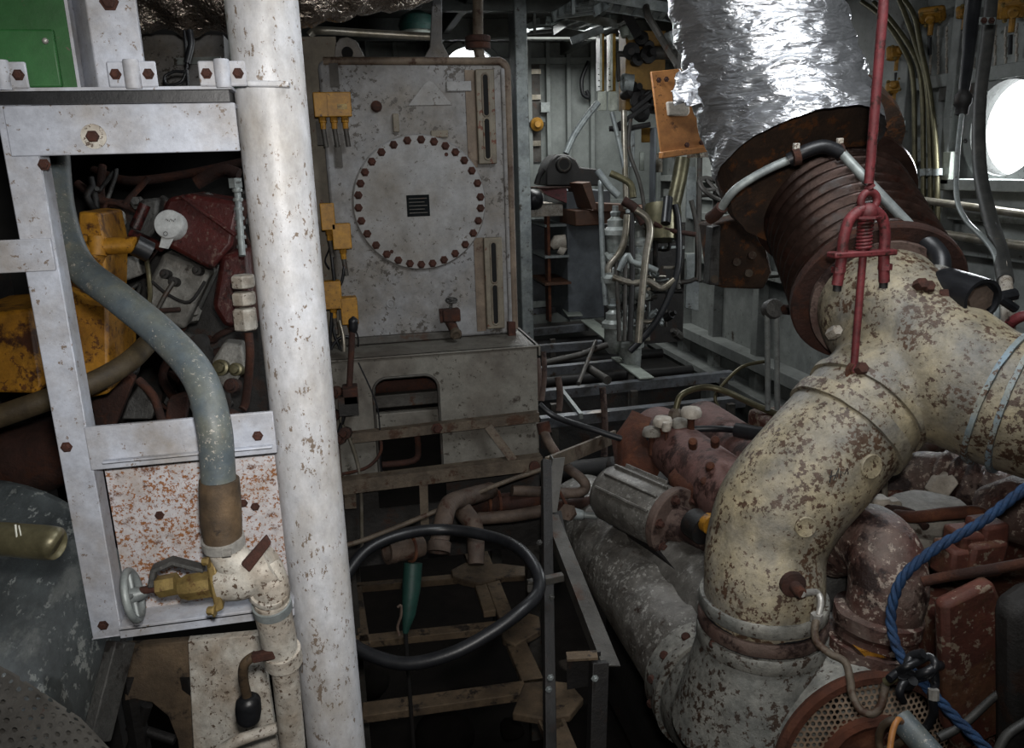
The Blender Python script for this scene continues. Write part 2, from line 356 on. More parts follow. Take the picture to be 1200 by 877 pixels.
bb.inputs['Transmission Weight'].default_value = 1; bb.inputs['Roughness'].default_value = .02; bb.inputs['IOR'].default_value = 1.05; MATS['glass'] = g
for i, (c, n_, rim) in enumerate(((ph, X, 'hull_grey'), (pb, Y, 'back_green'))):
    k_ = 1.0 if i == 0 else 1.15
    w = M().lathe(c+n_*-.02, n_, [(.232*k_, -.02), (.285*k_, -.02), (.295*k_, 0), (.295*k_, .02), (.232*k_, .02)], 40, closed=True).out('window_%d' % (i+1), rim, kind='structure')
    M().lathe(c, n_, [(.236*k_, .02), (.236*k_, .028)], 40).out('pane', 'glass', w)
    for k in range(8):
        a = math.pi*2*k/8+.2; s, u, _ = frame(n_)
        M().bolt(c+n_*-.04+(s*math.cos(a)+u*math.sin(a))*.262*k_, -n_, .009, .014).out('bolt', 'cast_grey', w)
# stiffeners of the back bulkhead
tr = 0
def trim(b, m, **k):
    global tr; tr += 1; return b.out('trim_%d' % tr, m, kind='structure', **k)
for x in (430, 462, 500, 618, 640, 664, 692, 733, 772):
    p = PY(x, 60, YB); trim(M().box((p.x-.02, YB-.07, ZF), (p.x+.02, YB, ZC)), 'back_green', bevel=.004)
for yy in (40, 72, 240):
    p = PY(650, yy, YB); trim(M().box((XL, YB-.06, p.z-.03), (XR, YB, p.z+.03)), 'back_green', bevel=.004)
p = PY(608, 100, 5.6); trim(M().box((p.x-.03, 5.55, ZF), (p.x+.055, 5.75, ZC)), 'pale_steel', bevel=.008)      # bulkhead stanchion by the tank
# hull frames and stringers on the right
for x, w in ((812, .12), (850, .1), (905, .1), (1062, .1), (1120, .06)):
    p = PX(x, 200, XR); trim(M().box((XR-.09, p.y-w/2, ZF), (XR, p.y+w/2, ZC)), 'hull_grey', bevel=.006)
for x, y, h, dp in ((1130, 92, .035, .06), (1150, 216, .03, .1), (1150, 250, .04, .05), (1150, 292, .035, .07), (900, 425, .05, .16), (880, 452, .03, .2), (940, 330, .03, .1)):
    p = PX(x, y, XR); trim(M().box((XR-dp, YN, p.z-h), (XR, YB, p.z+h)), 'hull_grey', bevel=.006)
# deck beams under the ceiling
for yy in (2.4, 4.4, 5.6, 6.8):
    trim(M().box((XL, yy-.04, ZC-.16), (XR, yy+.04, ZC)), 'ceil_dark', bevel=.006)
for xx in (-.5, .9, 2.2):
    trim(M().box((xx-.03, YN, ZC-.12), (xx+.03, YB, ZC)), 'ceil_dark', bevel=.006)
# ---------------------------------------------------------------- light: daylight by the hatches and portholes, an added overhead fill, and the camera's flash
W = bpy.data.worlds.new('sky'); S.world = W; W.use_nodes = True
W.node_tree.nodes['Background'].inputs[0].default_value = (.95, .98, 1, 1); W.node_tree.nodes['Background'].inputs[1].default_value = 6
def area(name, loc, tgt, sx, sy, e, col):
    l = bpy.data.lights.new(name, 'AREA'); l.shape = 'RECTANGLE'; l.size = sx; l.size_y = sy; l.energy = e; l.color = col
    o = bpy.data.objects.new(name, l); COL.objects.link(o); o.location = loc
    o.rotation_euler = (Vec(tgt)-Vec(loc)).to_track_quat('-Z', 'Y').to_euler(); return o
area('hatch_daylight', (2.1, 6.9, 2.6), (2.1, 6.7, 0), 1.2, .9, 48, (.98, 1, .98))
area('porthole_daylight', ph+Vec((-.07, 0, 0)), ph+Vec((-1, -.1, -.25)), .4, .4, 26, (.92, .97, 1))
area('overhead_fill', (.9, 1.0, 2.6), (1.1, 2.2, .6), .7, .7, 30, (.95, .98, 1))  # added fill lamp overhead, lightens the engine and hull side
area('midship_hatch_daylight', (1.0, 4.35, 2.6), (1.15, 3.9, 0), .55, .5, 30, (.93, .97, 1))
def flash(loc, tgt, e, ang, size=.03):
    l = bpy.data.lights.new('camera_flash', 'SPOT'); l.energy = e; l.spot_size = math.radians(ang); l.spot_blend = 1; l.shadow_soft_size = size; l.color = (1, .97, .93)
    o = bpy.data.objects.new('camera_flash', l); COL.objects.link(o); o.location = loc
    o.rotation_euler = (Vec(tgt)-Vec(loc)).to_track_quat('-Z', 'Y').to_euler(); return o
sb = bpy.data.lights.new('sunbeam', 'SPOT'); sb.energy = 700; sb.spot_size = math.radians(2.8); sb.spot_blend = .2; sb.shadow_soft_size = .01; sb.color = (1, .96, .88)
so_ = bpy.data.objects.new('sunbeam', sb); COL.objects.link(so_); so_.location = (1.75, 4.7, 2.58)
so_.rotation_euler = (PZ(703, 485, .35)-Vec(so_.location)).to_track_quat('-Z', 'Y').to_euler()
trim(M().box((XL, 3.5, ZF), (-.2, 3.55, ZC)), 'wall_dark')  # added dark sheet: blacks out the lit back wall behind the frame
flash(CAM+UP*.09+RIGHT*.02-FWD*.02, V(560, 440, 3), 92, 96)
vs = S.view_settings; vs.view_transform = 'Standard'; vs.look = 'None'; vs.gamma = 1; vs.use_curve_mapping = False; vs.exposure = 0
# ---------------------------------------------------------------- left foreground: white pipe, frame, hose and valve
PCX, PCY = -.09, 1.25
t = thing('support_pipe', 'thick scratched white vertical pipe running floor to ceiling', 'pipe', (PCX, PCY, ZF))
M().cyl((PCX, PCY, ZF), (PCX, PCY, ZC), .05, 40).out('pipe_body', 'white_pipe_paint', t)
p = PY(330, 98, 1.2)
M().bar((PCX-.025, 1.2, p.z), (PCX+.03, 1.195, p.z-.002), .02, .008).out('weld_lug', 'white_pipe_paint', t, bevel=.002)
M().cyl((PCX, PCY, ZF), (PCX, PCY, ZF+.02), .09, 32).out('base_flange', 'white_pipe_paint', t)

FY = 1.2
t = thing('equipment_rack', 'white painted angle iron frame holding a rust speckled panel', 'frame', (-.27, FY, .9))
a, b = PY(28, 150, FY), PY(118, 748, FY)
M().angle((a.x+.012, FY, a.z+.05), (a.x+.012, FY, b.z), .042, .006, (-1, 0, 0), (0, 1, 0)).out('post', 'frame_paint', t, bevel=.0015)
zt, zb = PY(160, 122, FY).z, PY(160, 180, FY).z
M().box((a.x-.02, FY-.004, zb), (PCX-.045, FY+.004, zt)).box((a.x-.02, FY, zt-.006), (PCX-.045, FY+.06, zt)).out('top_beam', 'frame_paint', t, bevel=.0015)
z1, z0 = PY(200, 492, FY).z, PY(200, 542, FY).z
M().box((a.x+.01, FY-.004, z0), (PCX-.04, FY+.004, z1)).box((a.x+.01, FY, z0-.0), (PCX-.04, FY+.05, z0+.006)).box((a.x+.03, FY-.016, z0+.012), (PCX-.045, FY-.004, z0+.0155)).out('middle_beam', 'frame_paint', t, bevel=.0015)
M().box((a.x+.012, FY-.01, b.z+.012), (PCX-.04, FY+.05, b.z+.019)).box((a.x+.012, FY-.01, b.z+.0), (PCX-.04, FY-.005, b.z+.016)).out('bottom_beam', 'frame_paint', t, bevel=.001)
pz = PY(20, 300, FY).z
M().box((-.62, FY-.005, pz-.022), (a.x+.01, FY+.001, pz+.022)).box((-.62, FY, pz-.022), (a.x+.01, FY+.04, pz-.016)).out('side_beam', 'frame_paint', t, bevel=.0015)
M().box((-.62, FY, ZF+.01), (-.58, FY+.04, pz+.02)).out('post', 'frame_paint', t, bevel=.0015)
M().box((a.x+.014, FY+.042, b.z+.005), (PCX-.04, FY+.047, z0+.02)).out('panel', 'speckled_white', t)
q = PY(110, 160, FY-.004)
wsh = M().lathe(q, -Y, [(.016, 0), (.016, .002), (.012, .0025)], 24).out('washer', 'fitting_white', t); M().bolt(q, -Y, .008, .011).out('bolt', 'rust_bolt', wsh)
for x, y in ((52, 193), (78, 524), (302, 511), (121, 733)):
    M().bolt(PY(x, y, FY-.004), -Y, .0055, .006).out('bolt', 'rust_bolt', t)
for x, y in ((187, 604), (299, 594), (285, 590)):
    M().bolt(PY(x, y, FY+.042), -Y, .005, .005).out('bolt', 'rust_bolt', t)
# tray and saddle clamps above the beam
q0, q1 = PY(0, 122, FY-.02), PY(275, 104, FY-.02)
tz = zt+.016
t = thing('equipment_shelf', 'thin white shelf edge over a dark gasket on the frame top', 'shelf', (-.35, FY, zt))
M().box((-.75, FY-.02, tz), (PCX-.045, FY+.4, tz+.004)).out('shelf_plate', 'frame_paint', t)
M().box((-.75, FY-.012, zt+.0005), (PCX-.05, FY+.38, tz-.0005)).out('layer', 'black_rubber', t)  # thin black slab between shelf plate and beam
def saddle(x, first):
    p = PY(x, 104, FY-.03); c = Vec((p.x, FY-.02, tz+.019))
    s = M().box(c+Vec((-.03, -.004, -.016)), c+Vec((.03, 0, .016))).out('saddle_clamp', 'frame_paint', t, bevel=.002)
    M().lathe(c+Vec((0, -.002, -.018)), Z, [(.0095, 0), (.0105, .003), (.0105, .033), (.0095, .036)], 24).out('strap', 'frame_paint', s)
    for dx in (-.02, .02):
        M().bolt(c+Vec((dx, -.004, 0)), -Y, .005, .006).out('bolt', 'rust_bolt', s)
for x in (2, 156, 262): saddle(x, 0)
# green electrical cabinet with white channel post
cz = tz+.0045
t = thing('electrical_cabinet', 'green steel cabinet standing on the white shelf at top left', 'cabinet', (-.55, FY+.2, cz))
gx = PY(85, 60, FY).x
M().box((-.75, FY+.02, cz), (gx-.002, FY+.36, 2.3)).out('cabinet_body', 'green_paint', t, bevel=.004)
d0, d1 = PY(62, 34, FY+.012), PY(62, 115, FY+.012)
M().box((-.74, FY+.012, cz+.003), (d0.x, FY+.02, d0.z)).out('door', 'green_paint', t, bevel=.003)
k = pipe([(50, 47, 1.05), (58, 46, 1.05), (61, 60, 1.052), (66, 90, 1.055), (71, 112, 1.062)], 1.8, m=M()).out('seal_wire', 'fitting_white', t)
M().ball(PY(53, 48, FY+.008), .004, 12).out('latch', 'steel_bright', k)
t = thing('channel_post', 'wide white channel post beside the green cabinet', 'post', (gx+.04, FY+.1, cz))
x1 = PY(110, 60, FY-.0).x; x2 = PY(170, 80, FY).x
M().prism([(gx, FY+.03, cz), (x1, FY-.004, cz), (x2, FY-.004, cz), (x2, FY+.006, cz), (x1+.004, FY+.006, cz), (gx, FY+.04, cz)], (0, 0, 2.3-cz)).out('channel', 'frame_paint', t, bevel=.0015)
M().box((gx-.003, FY+.008, cz), (gx+.001, FY+.03, 2.3)).out('edge_strip', 'frame_paint', t)
M().bolt(PY(128, 2, FY-.004), -Y, .008, .008).out('bolt', 'rust_bolt', t)
# ---------------------------------------------------------------- grey hose, reducer sleeve and tap
t = thing('drain_hose', 'thick mottled grey rubber hose curving down through the white frame', 'hose', V(258, 640, 1.15))
hp = [(63, 180, 1.30), (70, 250, 1.27), (92, 310, 1.24), (140, 350, 1.2), (190, 392, 1.17), (232, 440, 1.135), (250, 495, 1.115), (255, 545, 1.125), (257, 580, 1.135)]
M().tube(cat([V(*p) for p in hp], 8), 18.5*1.2/F, 24).out('hose_body', 'grey_rubber', t, smooth=60)
sl = M().tube([V(257, 562, 1.13), V(258, 580, 1.135), V(259, 612, 1.14), V(262, 634, 1.145)], [.0275, .0285, .0285, .0265], 28).out('sleeve', 'brown_rubber', t, smooth=60, jit=.0015, jsc=40)
cl = M().tube([V(261, 630, 1.142), V(263, 640, 1.147)], .0295, 28).out('hose_clamp', 'steel_bright', t)
M().box(V(266, 648, 1.11)-Vec((.006, .006, .003)), V(266, 648, 1.11)+Vec((.006, .004, .004))).out('clamp_screw', 'steel_bright', cl)
dA = 1.16
t = thing('drain_tap', 'white pipe tee with brass handwheel valve at the end of the hose', 'valve', V(318, 700, dA))
b = M().tube(cat([V(258, 684, dA), V(282, 678, dA), V(308, 668, dA), V(322, 660, dA)], 5), catr([.026, .03, .033, .03], 5), 24)
b.tube(cat([V(262, 636, 1.15), V(272, 655, 1.155), V(292, 672, dA)], 5), .026, 24).tube(cat([V(308, 665, dA), V(316, 682, dA), V(318, 700, dA+.01)], 5), .027, 24)
b.lathe(V(316, 694, dA+.005), V(319, 720, dA+.04)-V(315, 690, dA), [(.028, -.006), (.03, 0), (.026, .006)], 24)
o = b.out('tee', 'fitting_white', t, smooth=60, jit=.002, jsc=30)
b = M().prism([V(240, 655, dA-.02), V(250, 650, dA-.02), V(262, 715, dA-.02), V(252, 720, dA-.02)], (0, .05, 0)).out('flange', 'brass_old', t, bevel=.003)
for y in (658, 716): M().bolt(V(246+.1*(y-650), y, dA-.022), -RIGHT, .006, .012).out('bolt', 'brass_old', b)
b = M().tube([V(250, 684, dA), V(222, 688, dA), V(212, 690, dA)], [.02, .02, .015], 8).tube([V(208, 684, dA), V(186, 688, dA)], .016, 6).out('bonnet', 'brass_old', t)
st = M().tube([V(190, 688, dA), V(160, 694, dA)], .006, 10).out('spindle', 'rust_bolt', t)
M().prism([V(172, 690, dA-.01), V(176, 668, dA-.01), V(200, 658, dA-.01), V(238, 668, dA-.01), V(238, 673, dA-.01), V(202, 664, dA-.01), V(182, 672, dA-.01), V(180, 690, dA-.01)], (0, .02, 0)).out('yoke', 'cast_grey', t, bevel=.002)
hw = V(156, 698, dA); ha = (V(190, 690, dA)-V(150, 700, dA)).normalized()+FWD*.2
h = M().torus(hw, ha, .036, .0055, 32, 10).lathe(hw, ha, [(.012, -.006), (.01, .012), (.006, .02)], 16)
s_, u_, _ = frame(ha)
for k in range(4):
    dd = s_*math.cos(k*math.pi/2+.4)+u_*math.sin(k*math.pi/2+.4); h.tube([hw, hw+dd*.036], .004, 8)
h.out('handwheel', 'pale_steel', t)
bk = M().prism([V(282, 662, dA-.035), V(312, 628, dA-.03), V(318, 638, dA-.03), V(292, 672, dA-.035)], (0, .008, 0)).out('bracket', 'rust_bolt', t, bevel=.002)
t = thing('drain_pipe', 'flaking white pipe hanging down from the tap beside the white support pipe', 'pipe', V(343, 900, 1.4))
e0, e1 = V(318, 702, 1.17), V(346, 905, 1.33)
M().tube([V(332, 765, 1.22), e1], .0205, 24).out('pipe_body', 'fitting_white', t, smooth=60)
M().tube([e0, V(319, 712, 1.18), V(327, 752, 1.21), V(331, 770, 1.225)], [.026, .027, .0265, .024], 28).out('sleeve', 'fitting_white', t, smooth=60, jit=.001)
M().tube([V(318, 706, 1.172), V(320, 714, 1.18)], .0285, 28).out('band', 'pale_steel', t)
b = M().tube([V(330, 762, 1.218), V(333, 776, 1.23)], .0285, 28).out('band', 'fitting_white', t)
M().bar(V(296, 771, 1.19), V(322, 766, 1.19), .012, .014).out('clamp_bolt', 'rust_bolt', b, bevel=.002)
t = thing('bulb_lead', 'short dark hose ending in a black bulb hanging beside the drain pipe', 'hose', V(291, 838, 1.26))
M().tube(cat([V(300, 768, 1.2), V(287, 778, 1.2), V(285, 795, 1.22), V(290, 818, 1.25)], 6), .0075, 14).out('lead', 'brown_rubber', t, smooth=60)
M().tube(cat([V(290, 816, 1.248), V(291, 822, 1.25), V(291, 832, 1.255), V(291, 843, 1.26), V(291, 846, 1.262)], 3), catr([.012, .019, .02, .018, .008], 3), 20).out('bulb', 'black_rubber', t, smooth=60)
# ---------------------------------------------------------------- old dark tank at far left and its base
t = thing('oil_tank', 'big dark rounded tank with scuffed grey paint at bottom left', 'tank', (-.72, 1.3, .1))
TX, TZ, TR = -.80, .74, .30
prof = [(0, -.0), (.12, .002), (.24, .02), (.285, .05), (.3, .1), (.3, .62), (.29, .66), (.2, .72), (0, .74)]
M().lathe((TX, 1.02, TZ), Y, prof, 56).out('shell', 'tank_black', t, smooth=60)
for y0 in (1.2, 1.6):
    M().box((TX-.25, y0-.02, ZF), (TX+.25, y0+.02, TZ-.2)).out('saddle', 'black_metal', t)
q = PY(30, 632, 1.0)
t2 = thing('cross_pipe', 'short olive brass pipe with a white chalk mark lying over the dark tank', 'pipe', (q.x, 1.0, q.z-.03))
M().tube(cat([V(-60, 628, 1.02), V(0, 632, 1.0), V(50, 636, .99), V(64, 637, .985), V(68, 638, .985)], 5), catr([.021, .021, .0215, .0205, .012], 5), 28).out('pipe_body', 'tube_olive', t2, smooth=60)
m = M().tube([V(18, 615, .975), V(20, 632, .975)], .0012, 6); m.tube([V(22, 616, .975), V(25, 630, .975)], .0008, 6).tube([V(16, 634, .977), V(26, 633, .976)], .0008, 6); m.out('chalk_mark', 'white_mark', t2)
t = M()
u0 = V(0, 778, .86); 
t.prism([V(-20, 770, .9), V(18, 790, .9), V(95, 842, .98), V(150, 900, 1.0), V(60, 930, .92), V(-20, 900, .85)], Z*-.004)
sh = t.out('perforated_guard', 'perf_sheet', label='grey perforated sheet guard in the bottom left corner', cat='guard plate')
leg(sh, V(60, 880, .94)-Z*.05); leg(sh, V(120, 925, 1.0)-Z*.05)
planar_uv(sh, Vec((.9, .4, 0)).normalized(), Vec((-.3, .7, .6)).normalized())
slab([(140, 752), (146, 757), (122, 868), (110, 862), (128, 790)], 1.32, .02).bar(V(142, 752, 1.33), V(112, 870, 1.28), .02, .05).out('foundation_edge', 'cast_grey', label='pale scraped steel edge plate below the frame, beside the dark tank', cat='edge plate', bevel=.002)
arch = [(146, 758), (222, 752), (226, 900), (212, 900), (208, 868), (197, 840), (178, 824), (158, 820), (146, 822)]
t = thing('arched_bracket', 'brown steel plate with an arched cutout on the bilge floor, below the frame', 'bracket', V(180, 900, 1.6))
slab(arch, 1.55, .02).out('plate', 'bilge_beam', t, bevel=.002)
for x in (222, 150): leg(t, V(x, 790, 1.56), .02)
M().tube([V(172, 826, 1.58), V(150, 890, 1.6)], .012, 10).tube([V(150, 850, 1.6), V(205, 868, 1.6)], .01, 10).out('spoke', 'black_metal', t)
fp = slab([(220, 752), (306, 744), (330, 905), (228, 905)], 1.5, .02).out('foundation_plate', 'fitting_white', label='whitish speckled vertical plate behind the drain pipe at the bottom', cat='plate', bevel=.002)
for x in (235, 320): leg(fp, V(x, 900, 1.51), .02)
pipe([(262, 878, 1.35), (285, 866, 1.35), (330, 852, 1.38)], 7, m=M()).out('stub_pipe', 'fitting_white', label='short pale pipe poking out low behind the drain pipe', cat='pipe', smooth=60)
# ---------------------------------------------------------------- old engine seen through the frame
E0 = 2.0
t = thing('auxiliary_engine', 'crimson and grey diesel engine seen through the white frame', 'engine', V(200, 520, 2.2))
slab([(118, 250), (300, 225), (320, 520), (90, 520)], 2.35, .7).out('crankcase', 'cast_dark', t, bevel=.02, jit=.02, jsc=9)
b = slab([(183, 262), (196, 232), (222, 227), (258, 233), (282, 238), (272, 288), (248, 318), (196, 290)], 1.98, .22).out('pump_housing', 'crimson', t, bevel=.012)
M().tube([V(213, 230, 1.97), V(276, 276, 1.97)], .006, 8).out('seam', 'crimson', b)
slab([(150, 262), (166, 236), (186, 232), (184, 268), (168, 288), (148, 280)], 2.05, .1).out('governor', 'cast_grey', t, bevel=.01, jit=.006)
M().tube([V(154, 274, 2.0), V(190, 290, 1.99)], .012, 10).tube([V(158, 268, 2.02), V(170, 240, 2.02)], .014, 12).out('lever_shaft', 'crimson', t)
g_ = M().lathe(V(200, 264, 1.965), -FWD, [(.036, -.03), (.036, .012), (.034, .015), (0, .015)], 32).out('gauge', 'dial', t)
M().prism([V(190, 275, 1.955), V(206, 275, 1.955), V(197, 292, 1.955), V(186, 290, 1.955)], Y*.01).out('gauge_tab', 'dial', g_, bevel=.001)
m = M()
for k in range(7): m.box(V(195+k*1.7, 257+(k % 3), 1.948)-Vec((.001, 0, .0015)), V(195+k*1.7, 257+(k % 3), 1.948)+Vec((.0007, .001, .001)))
m.torus(V(194, 274, 1.948), -FWD, .005, .0006, 16, 6); m.out('dial_marks', 'ink', g_)
b = slab([(192, 295), (247, 320), (216, 388), (176, 372), (170, 338)], 2.02, .2).out('valve_block', 'cast_pale', t, bevel=.012)
for x, y in ((193, 321), (231, 317), (203, 330)):
    M().lathe(V(x, y, 2.0), -FWD, [(.012, -.02), (.012, .004), (.006, .005), (.006, .012), (0, .013)], 16).out('cap_bolt', 'cast_dark', b)
M().tube(cat([V(203, 331, 1.98), V(194, 345, 1.97), V(184, 364, 1.97)], 4), .006, 8).out('fuel_line', 'dull_steel', t)
M().tube(cat([V(170, 296, 2.0), V(174, 320, 1.98), V(176, 345, 1.98), V(174, 356, 1.98)], 4), .006, 8).out('fuel_line', 'tube_olive', t)
M().tube(cat([V(178, 330, 1.98), V(198, 346, 1.98), V(222, 354, 1.98), V(240, 330, 2.0)], 4), .004, 8).out('fuel_line', 'black_metal', t)
M().box(V(195, 362, 1.96)-Vec((.02, 0, .01)), V(208, 366, 1.96)+Vec((.006, .02, .01))).out('clip', 'rust_dark', t, bevel=.004)
slab([(130, 305), (160, 300), (168, 322), (146, 330)], 2.0, .06).out('cover', 'cast_pale', t, bevel=.006)
b = slab([(258, 300), (292, 290), (300, 388), (262, 384), (248, 360)], 1.99, .14).out('filter_housing', 'crimson', t, bevel=.014)
slab([(262, 402), (284, 404), (288, 430), (270, 460), (252, 448), (248, 424)], 1.95, .06).out('flange', 'cast_pale', t, bevel=.006)
for x, y, r in ((259, 431, .02), (277, 433, .016), (272, 452, .018)):
    M().lathe(V(x, y, 1.94), -FWD, [(r, -.02), (r, .008), (r*.7, .01), (r*.6, .02), (0, .021)], 20).out('stud', 'tube_olive' if r != .018 else 'rust_dark', t)
M().tube(cat([V(230, 400, 2.0), V(240, 430, 1.98), V(256, 470, 2.0), V(250, 500, 2.0)], 5), .03, 14).out('manifold', 'cast_dark', t, jit=.005)
for pts, r in (([(110, 200, 2.4), (150, 212, 2.35), (215, 205, 2.4), (285, 190, 2.4)], .014), ([(90, 215, 2.2), (120, 235, 2.2), (150, 240, 2.2)], .012), ([(120, 195, 2.3), (118, 230, 2.25), (130, 255, 2.2)], .012), ([(230, 215, 2.2), (260, 200, 2.2), (280, 205, 2.2)], .018), ([(215, 400, 2.1), (190, 440, 2.1), (215, 480, 2.05)], .012)):
    M().tube(cat([V(*p) for p in pts], 5), r, 10).out('oil_pipe', 'rust_dark', t)
slab([(106, 470), (150, 438), (158, 444), (136, 498), (112, 500)], 1.9, .03).out('bracket', 'rust_dark', t, bevel=.004)
slab([(150, 470), (162, 452), (182, 478), (178, 492), (142, 492)], 1.88, .03).out('bracket', 'cast_grey', t, bevel=.004)
slab([(196, 470), (222, 462), (216, 496), (192, 500)], 1.9, .05).out('bracket', 'rust_dark', t, bevel=.004)
M().tube(cat([V(162, 445, 1.87), V(180, 465, 1.87), V(190, 495, 1.87)], 4), .01, 10).out('oil_pipe', 'rust_dark', t)
for i in range(26):
    x, y = random.uniform(100, 270), random.uniform(190, 495); d_ = random.uniform(2.08, 2.25)
    c = [V(x, y, d_)]
    for k in range(3): c.append(V(x+random.uniform(-12, 45)*(k+1)/2, y+random.uniform(-22, 28)*(k+1)/2, d_+random.uniform(-.02, .05)))
    M().tube(cat(c, 4), random.choice((.006, .009, .013)), 8).out('oil_pipe', random.choice(('rust_dark', 'black_metal', 'cast_grey', 'cast_grey')), t, smooth=60)
for i in range(18):
    x, y = random.uniform(105, 270), random.uniform(240, 495); s_ = random.uniform(.012, .03)
    M().lathe(V(x, y, 2.12), Vec((random.uniform(-1, 1), -1, random.uniform(-.3, 1))), [(s_*.6, -.05), (s_, 0), (s_, s_), (s_*.6, s_*1.2), (s_*.6, s_*2), (0, s_*2.05)], random.choice((6, 12))).out('boss', random.choice(('cast_grey', 'rust_dark', 'cast_pale')), t)
# injector column next to the white pipe
t = thing('injector_line', 'pale column of hexagon fittings on a ribbed rod, hard against the support pipe', 'fuel line', V(288, 480, 1.85))
M().tube([V(277, 210, 1.85), V(284, 300, 1.83)], .008, 10).out('rod', 'pale_steel', t)
for k in range(8):
    y = 212+k*11; M().lathe(V(277+.08*(y-210), y, 1.845), Z, [(.011, -.004), (.012, 0), (.011, .004)], 10).out('collar', 'pale_steel', t)
M().lathe(V(276, 215, 1.85), Z, [(.016, -.01), (.016, .012)], 6).out('nut', 'pale_steel', t)
for x, y, h in ((286, 330, .03), (287, 350, .03), (289, 374, .05)):
    M().lathe(V(x, y+h*250, 1.83), Z, [(.024, 0), (.028, .003), (.028, h*1.0-.004), (.024, h)], 6).out('nut', 'fitting_white', t, smooth=20, bevel=.001)
M().tube(cat([V(291, 390, 1.83), V(293, 420, 1.84), V(288, 470, 1.9), V(284, 480, 1.9)], 5), .01, 12).out('tube', 'rust_dark', t)
# yellow coupling guards and braided hose
t = thing('coupling_guard', 'yellow steel guard block with rust runs, framed by the white post', 'guard', V(100, 470, 1.75))
slab([(70, 330), (100, 352), (126, 356), (128, 462), (92, 470), (68, 452)], 1.72, .25).out('housing', 'yellow_paint', t, bevel=.008)
slab([(92, 248), (116, 250), (124, 290), (122, 356), (104, 358), (90, 300)], 1.78, .2).out('upper_plate', 'yellow_paint', t, bevel=.005)
b = M().tube([V(112, 296, 1.78), V(122, 289, 1.78), V(160, 287, 1.78)], [.03, .02, .018], 14).tube([V(114, 278, 1.77), V(114, 300, 1.77)], .02, 12).out('spout', 'yellow_paint', t)
M().tube([V(158, 287, 1.78), V(176, 296, 1.8)], .024, 12).out('hose_end', 'black_rubber', t)
slab([(-60, 372), (0, 366), (36, 362), (50, 452), (44, 462), (-60, 460)], 1.62, .3).out('yellow_cover', 'yellow_paint', label='yellow rusted cover box to the left of the white post', cat='cover', bevel=.008)
t = M().tube(cat([V(-40, 502, 1.55), V(0, 488, 1.56), (V(60, 467, 1.58)), V(110, 448, 1.62), V(150, 425, 1.7), V(172, 404, 1.8)], 6), .0225, 20)
t.out('braided_hose', 'braid_hose', label='brown braided hose sloping up from the left edge behind the white post', cat='hose', smooth=60)
rm_ = M().tube(cat([V(-40, 560, 1.9), V(30, 540, 1.9), V(80, 530, 1.9), V(110, 540, 1.95)], 5), catr([.1, .09, .08, .06], 5), 20).out('rusty_manifold', 'rust_dark', label='dark rusty casting low behind the white post, above the dark tank', cat='casting', smooth=60, jit=.012, jsc=14)
jh = M().box(V(-70, 300, 2.0), V(20, 352, 2.3)).out('junction_housing', 'cast_dark', label='dark box in the shadow behind the white side beam', cat='housing', bevel=.01)
leg(rm_, V(40, 545, 1.9), .04); leg(jh, V(-30, 345, 2.1), .03)
# foil-wrapped duct along the deck head, wire loops behind
def foil_tube(pts, rs, n=10, seg=56, amp=.02, fr=9, rings=.01, rf=55):
    P = cat(pts, n); R = catr(rs, n); b = M(); b.tube(P, R, seg, False)
    L = 0; k = 0; out_ = []
    acc = [0]
    for i in range(1, len(P)): acc.append(acc[-1]+(P[i]-P[i-1]).length)
    for i, p in enumerate(P):
        for j in range(seg):
            v = b.v[i*seg+j]; d = (v-p).normalized()
            q = noise.noise_vector(v*fr); q2 = noise.noise(v*fr*3)
            b.v[i*seg+j] = v+d*(q.x*amp+q2*amp*.5+rings*math.sin(acc[i]*rf+q.y*2.5))
    return b
foil_tube([V(-60, 10, 2.1), V(60, 2, 2.1), V(170, -8, 2.15), V(270, -12, 2.15), V(350, -14, 2.15), V(480, -34, 2.3), V(640, -70, 2.6)], [.1, .1, .1, .1, .09, .085, .08], n=14, amp=.022, fr=14, rings=.006).out('foil_duct', 'foil_dark', label='dark crinkled foil duct along the ceiling behind the support pipe', cat='duct', smooth=60)
t = M().tube(cat([V(216, 36, 2.1), V(218, 60, 2.1), V(218, 82, 2.1), V(204, 84, 2.1), V(193, 90, 2.1), V(196, 100, 2.1), V(212, 96, 2.1), V(218, 84, 2.1)], 5), .004, 8)
t.tube(cat([V(218, 80, 2.1), V(220, 95, 2.1), V(220, 106, 2.1)], 5), .004, 8).tube(cat([V(222, 36, 2.1), V(224, 52, 2.1), V(219, 74, 2.1)], 4), .009, 10)
t.out('cable_loop', 'black_rubber', label='looped black cable hanging from the dark foil duct', cat='cable', smooth=60)
t = thing('grey_locker', 'small grey locker in the shade between channel post and support pipe', 'locker', V(215, 110, 2.5))
slab([(160, 40), (262, 40), (268, 150), (160, 150)], 2.45, .2).out('body', 'tank_grey', t, bevel=.005)
slab([(204, 68), (258, 66), (260, 74), (204, 76)], 2.43, .012).out('hinge', 'pale_steel', t)
for x in (196, 240): M().lathe(V(x, 100, 2.44), -Y, [(.012, 0), (.012, .01), (.006, .014)], 12).out('knob', 'dull_steel', t)
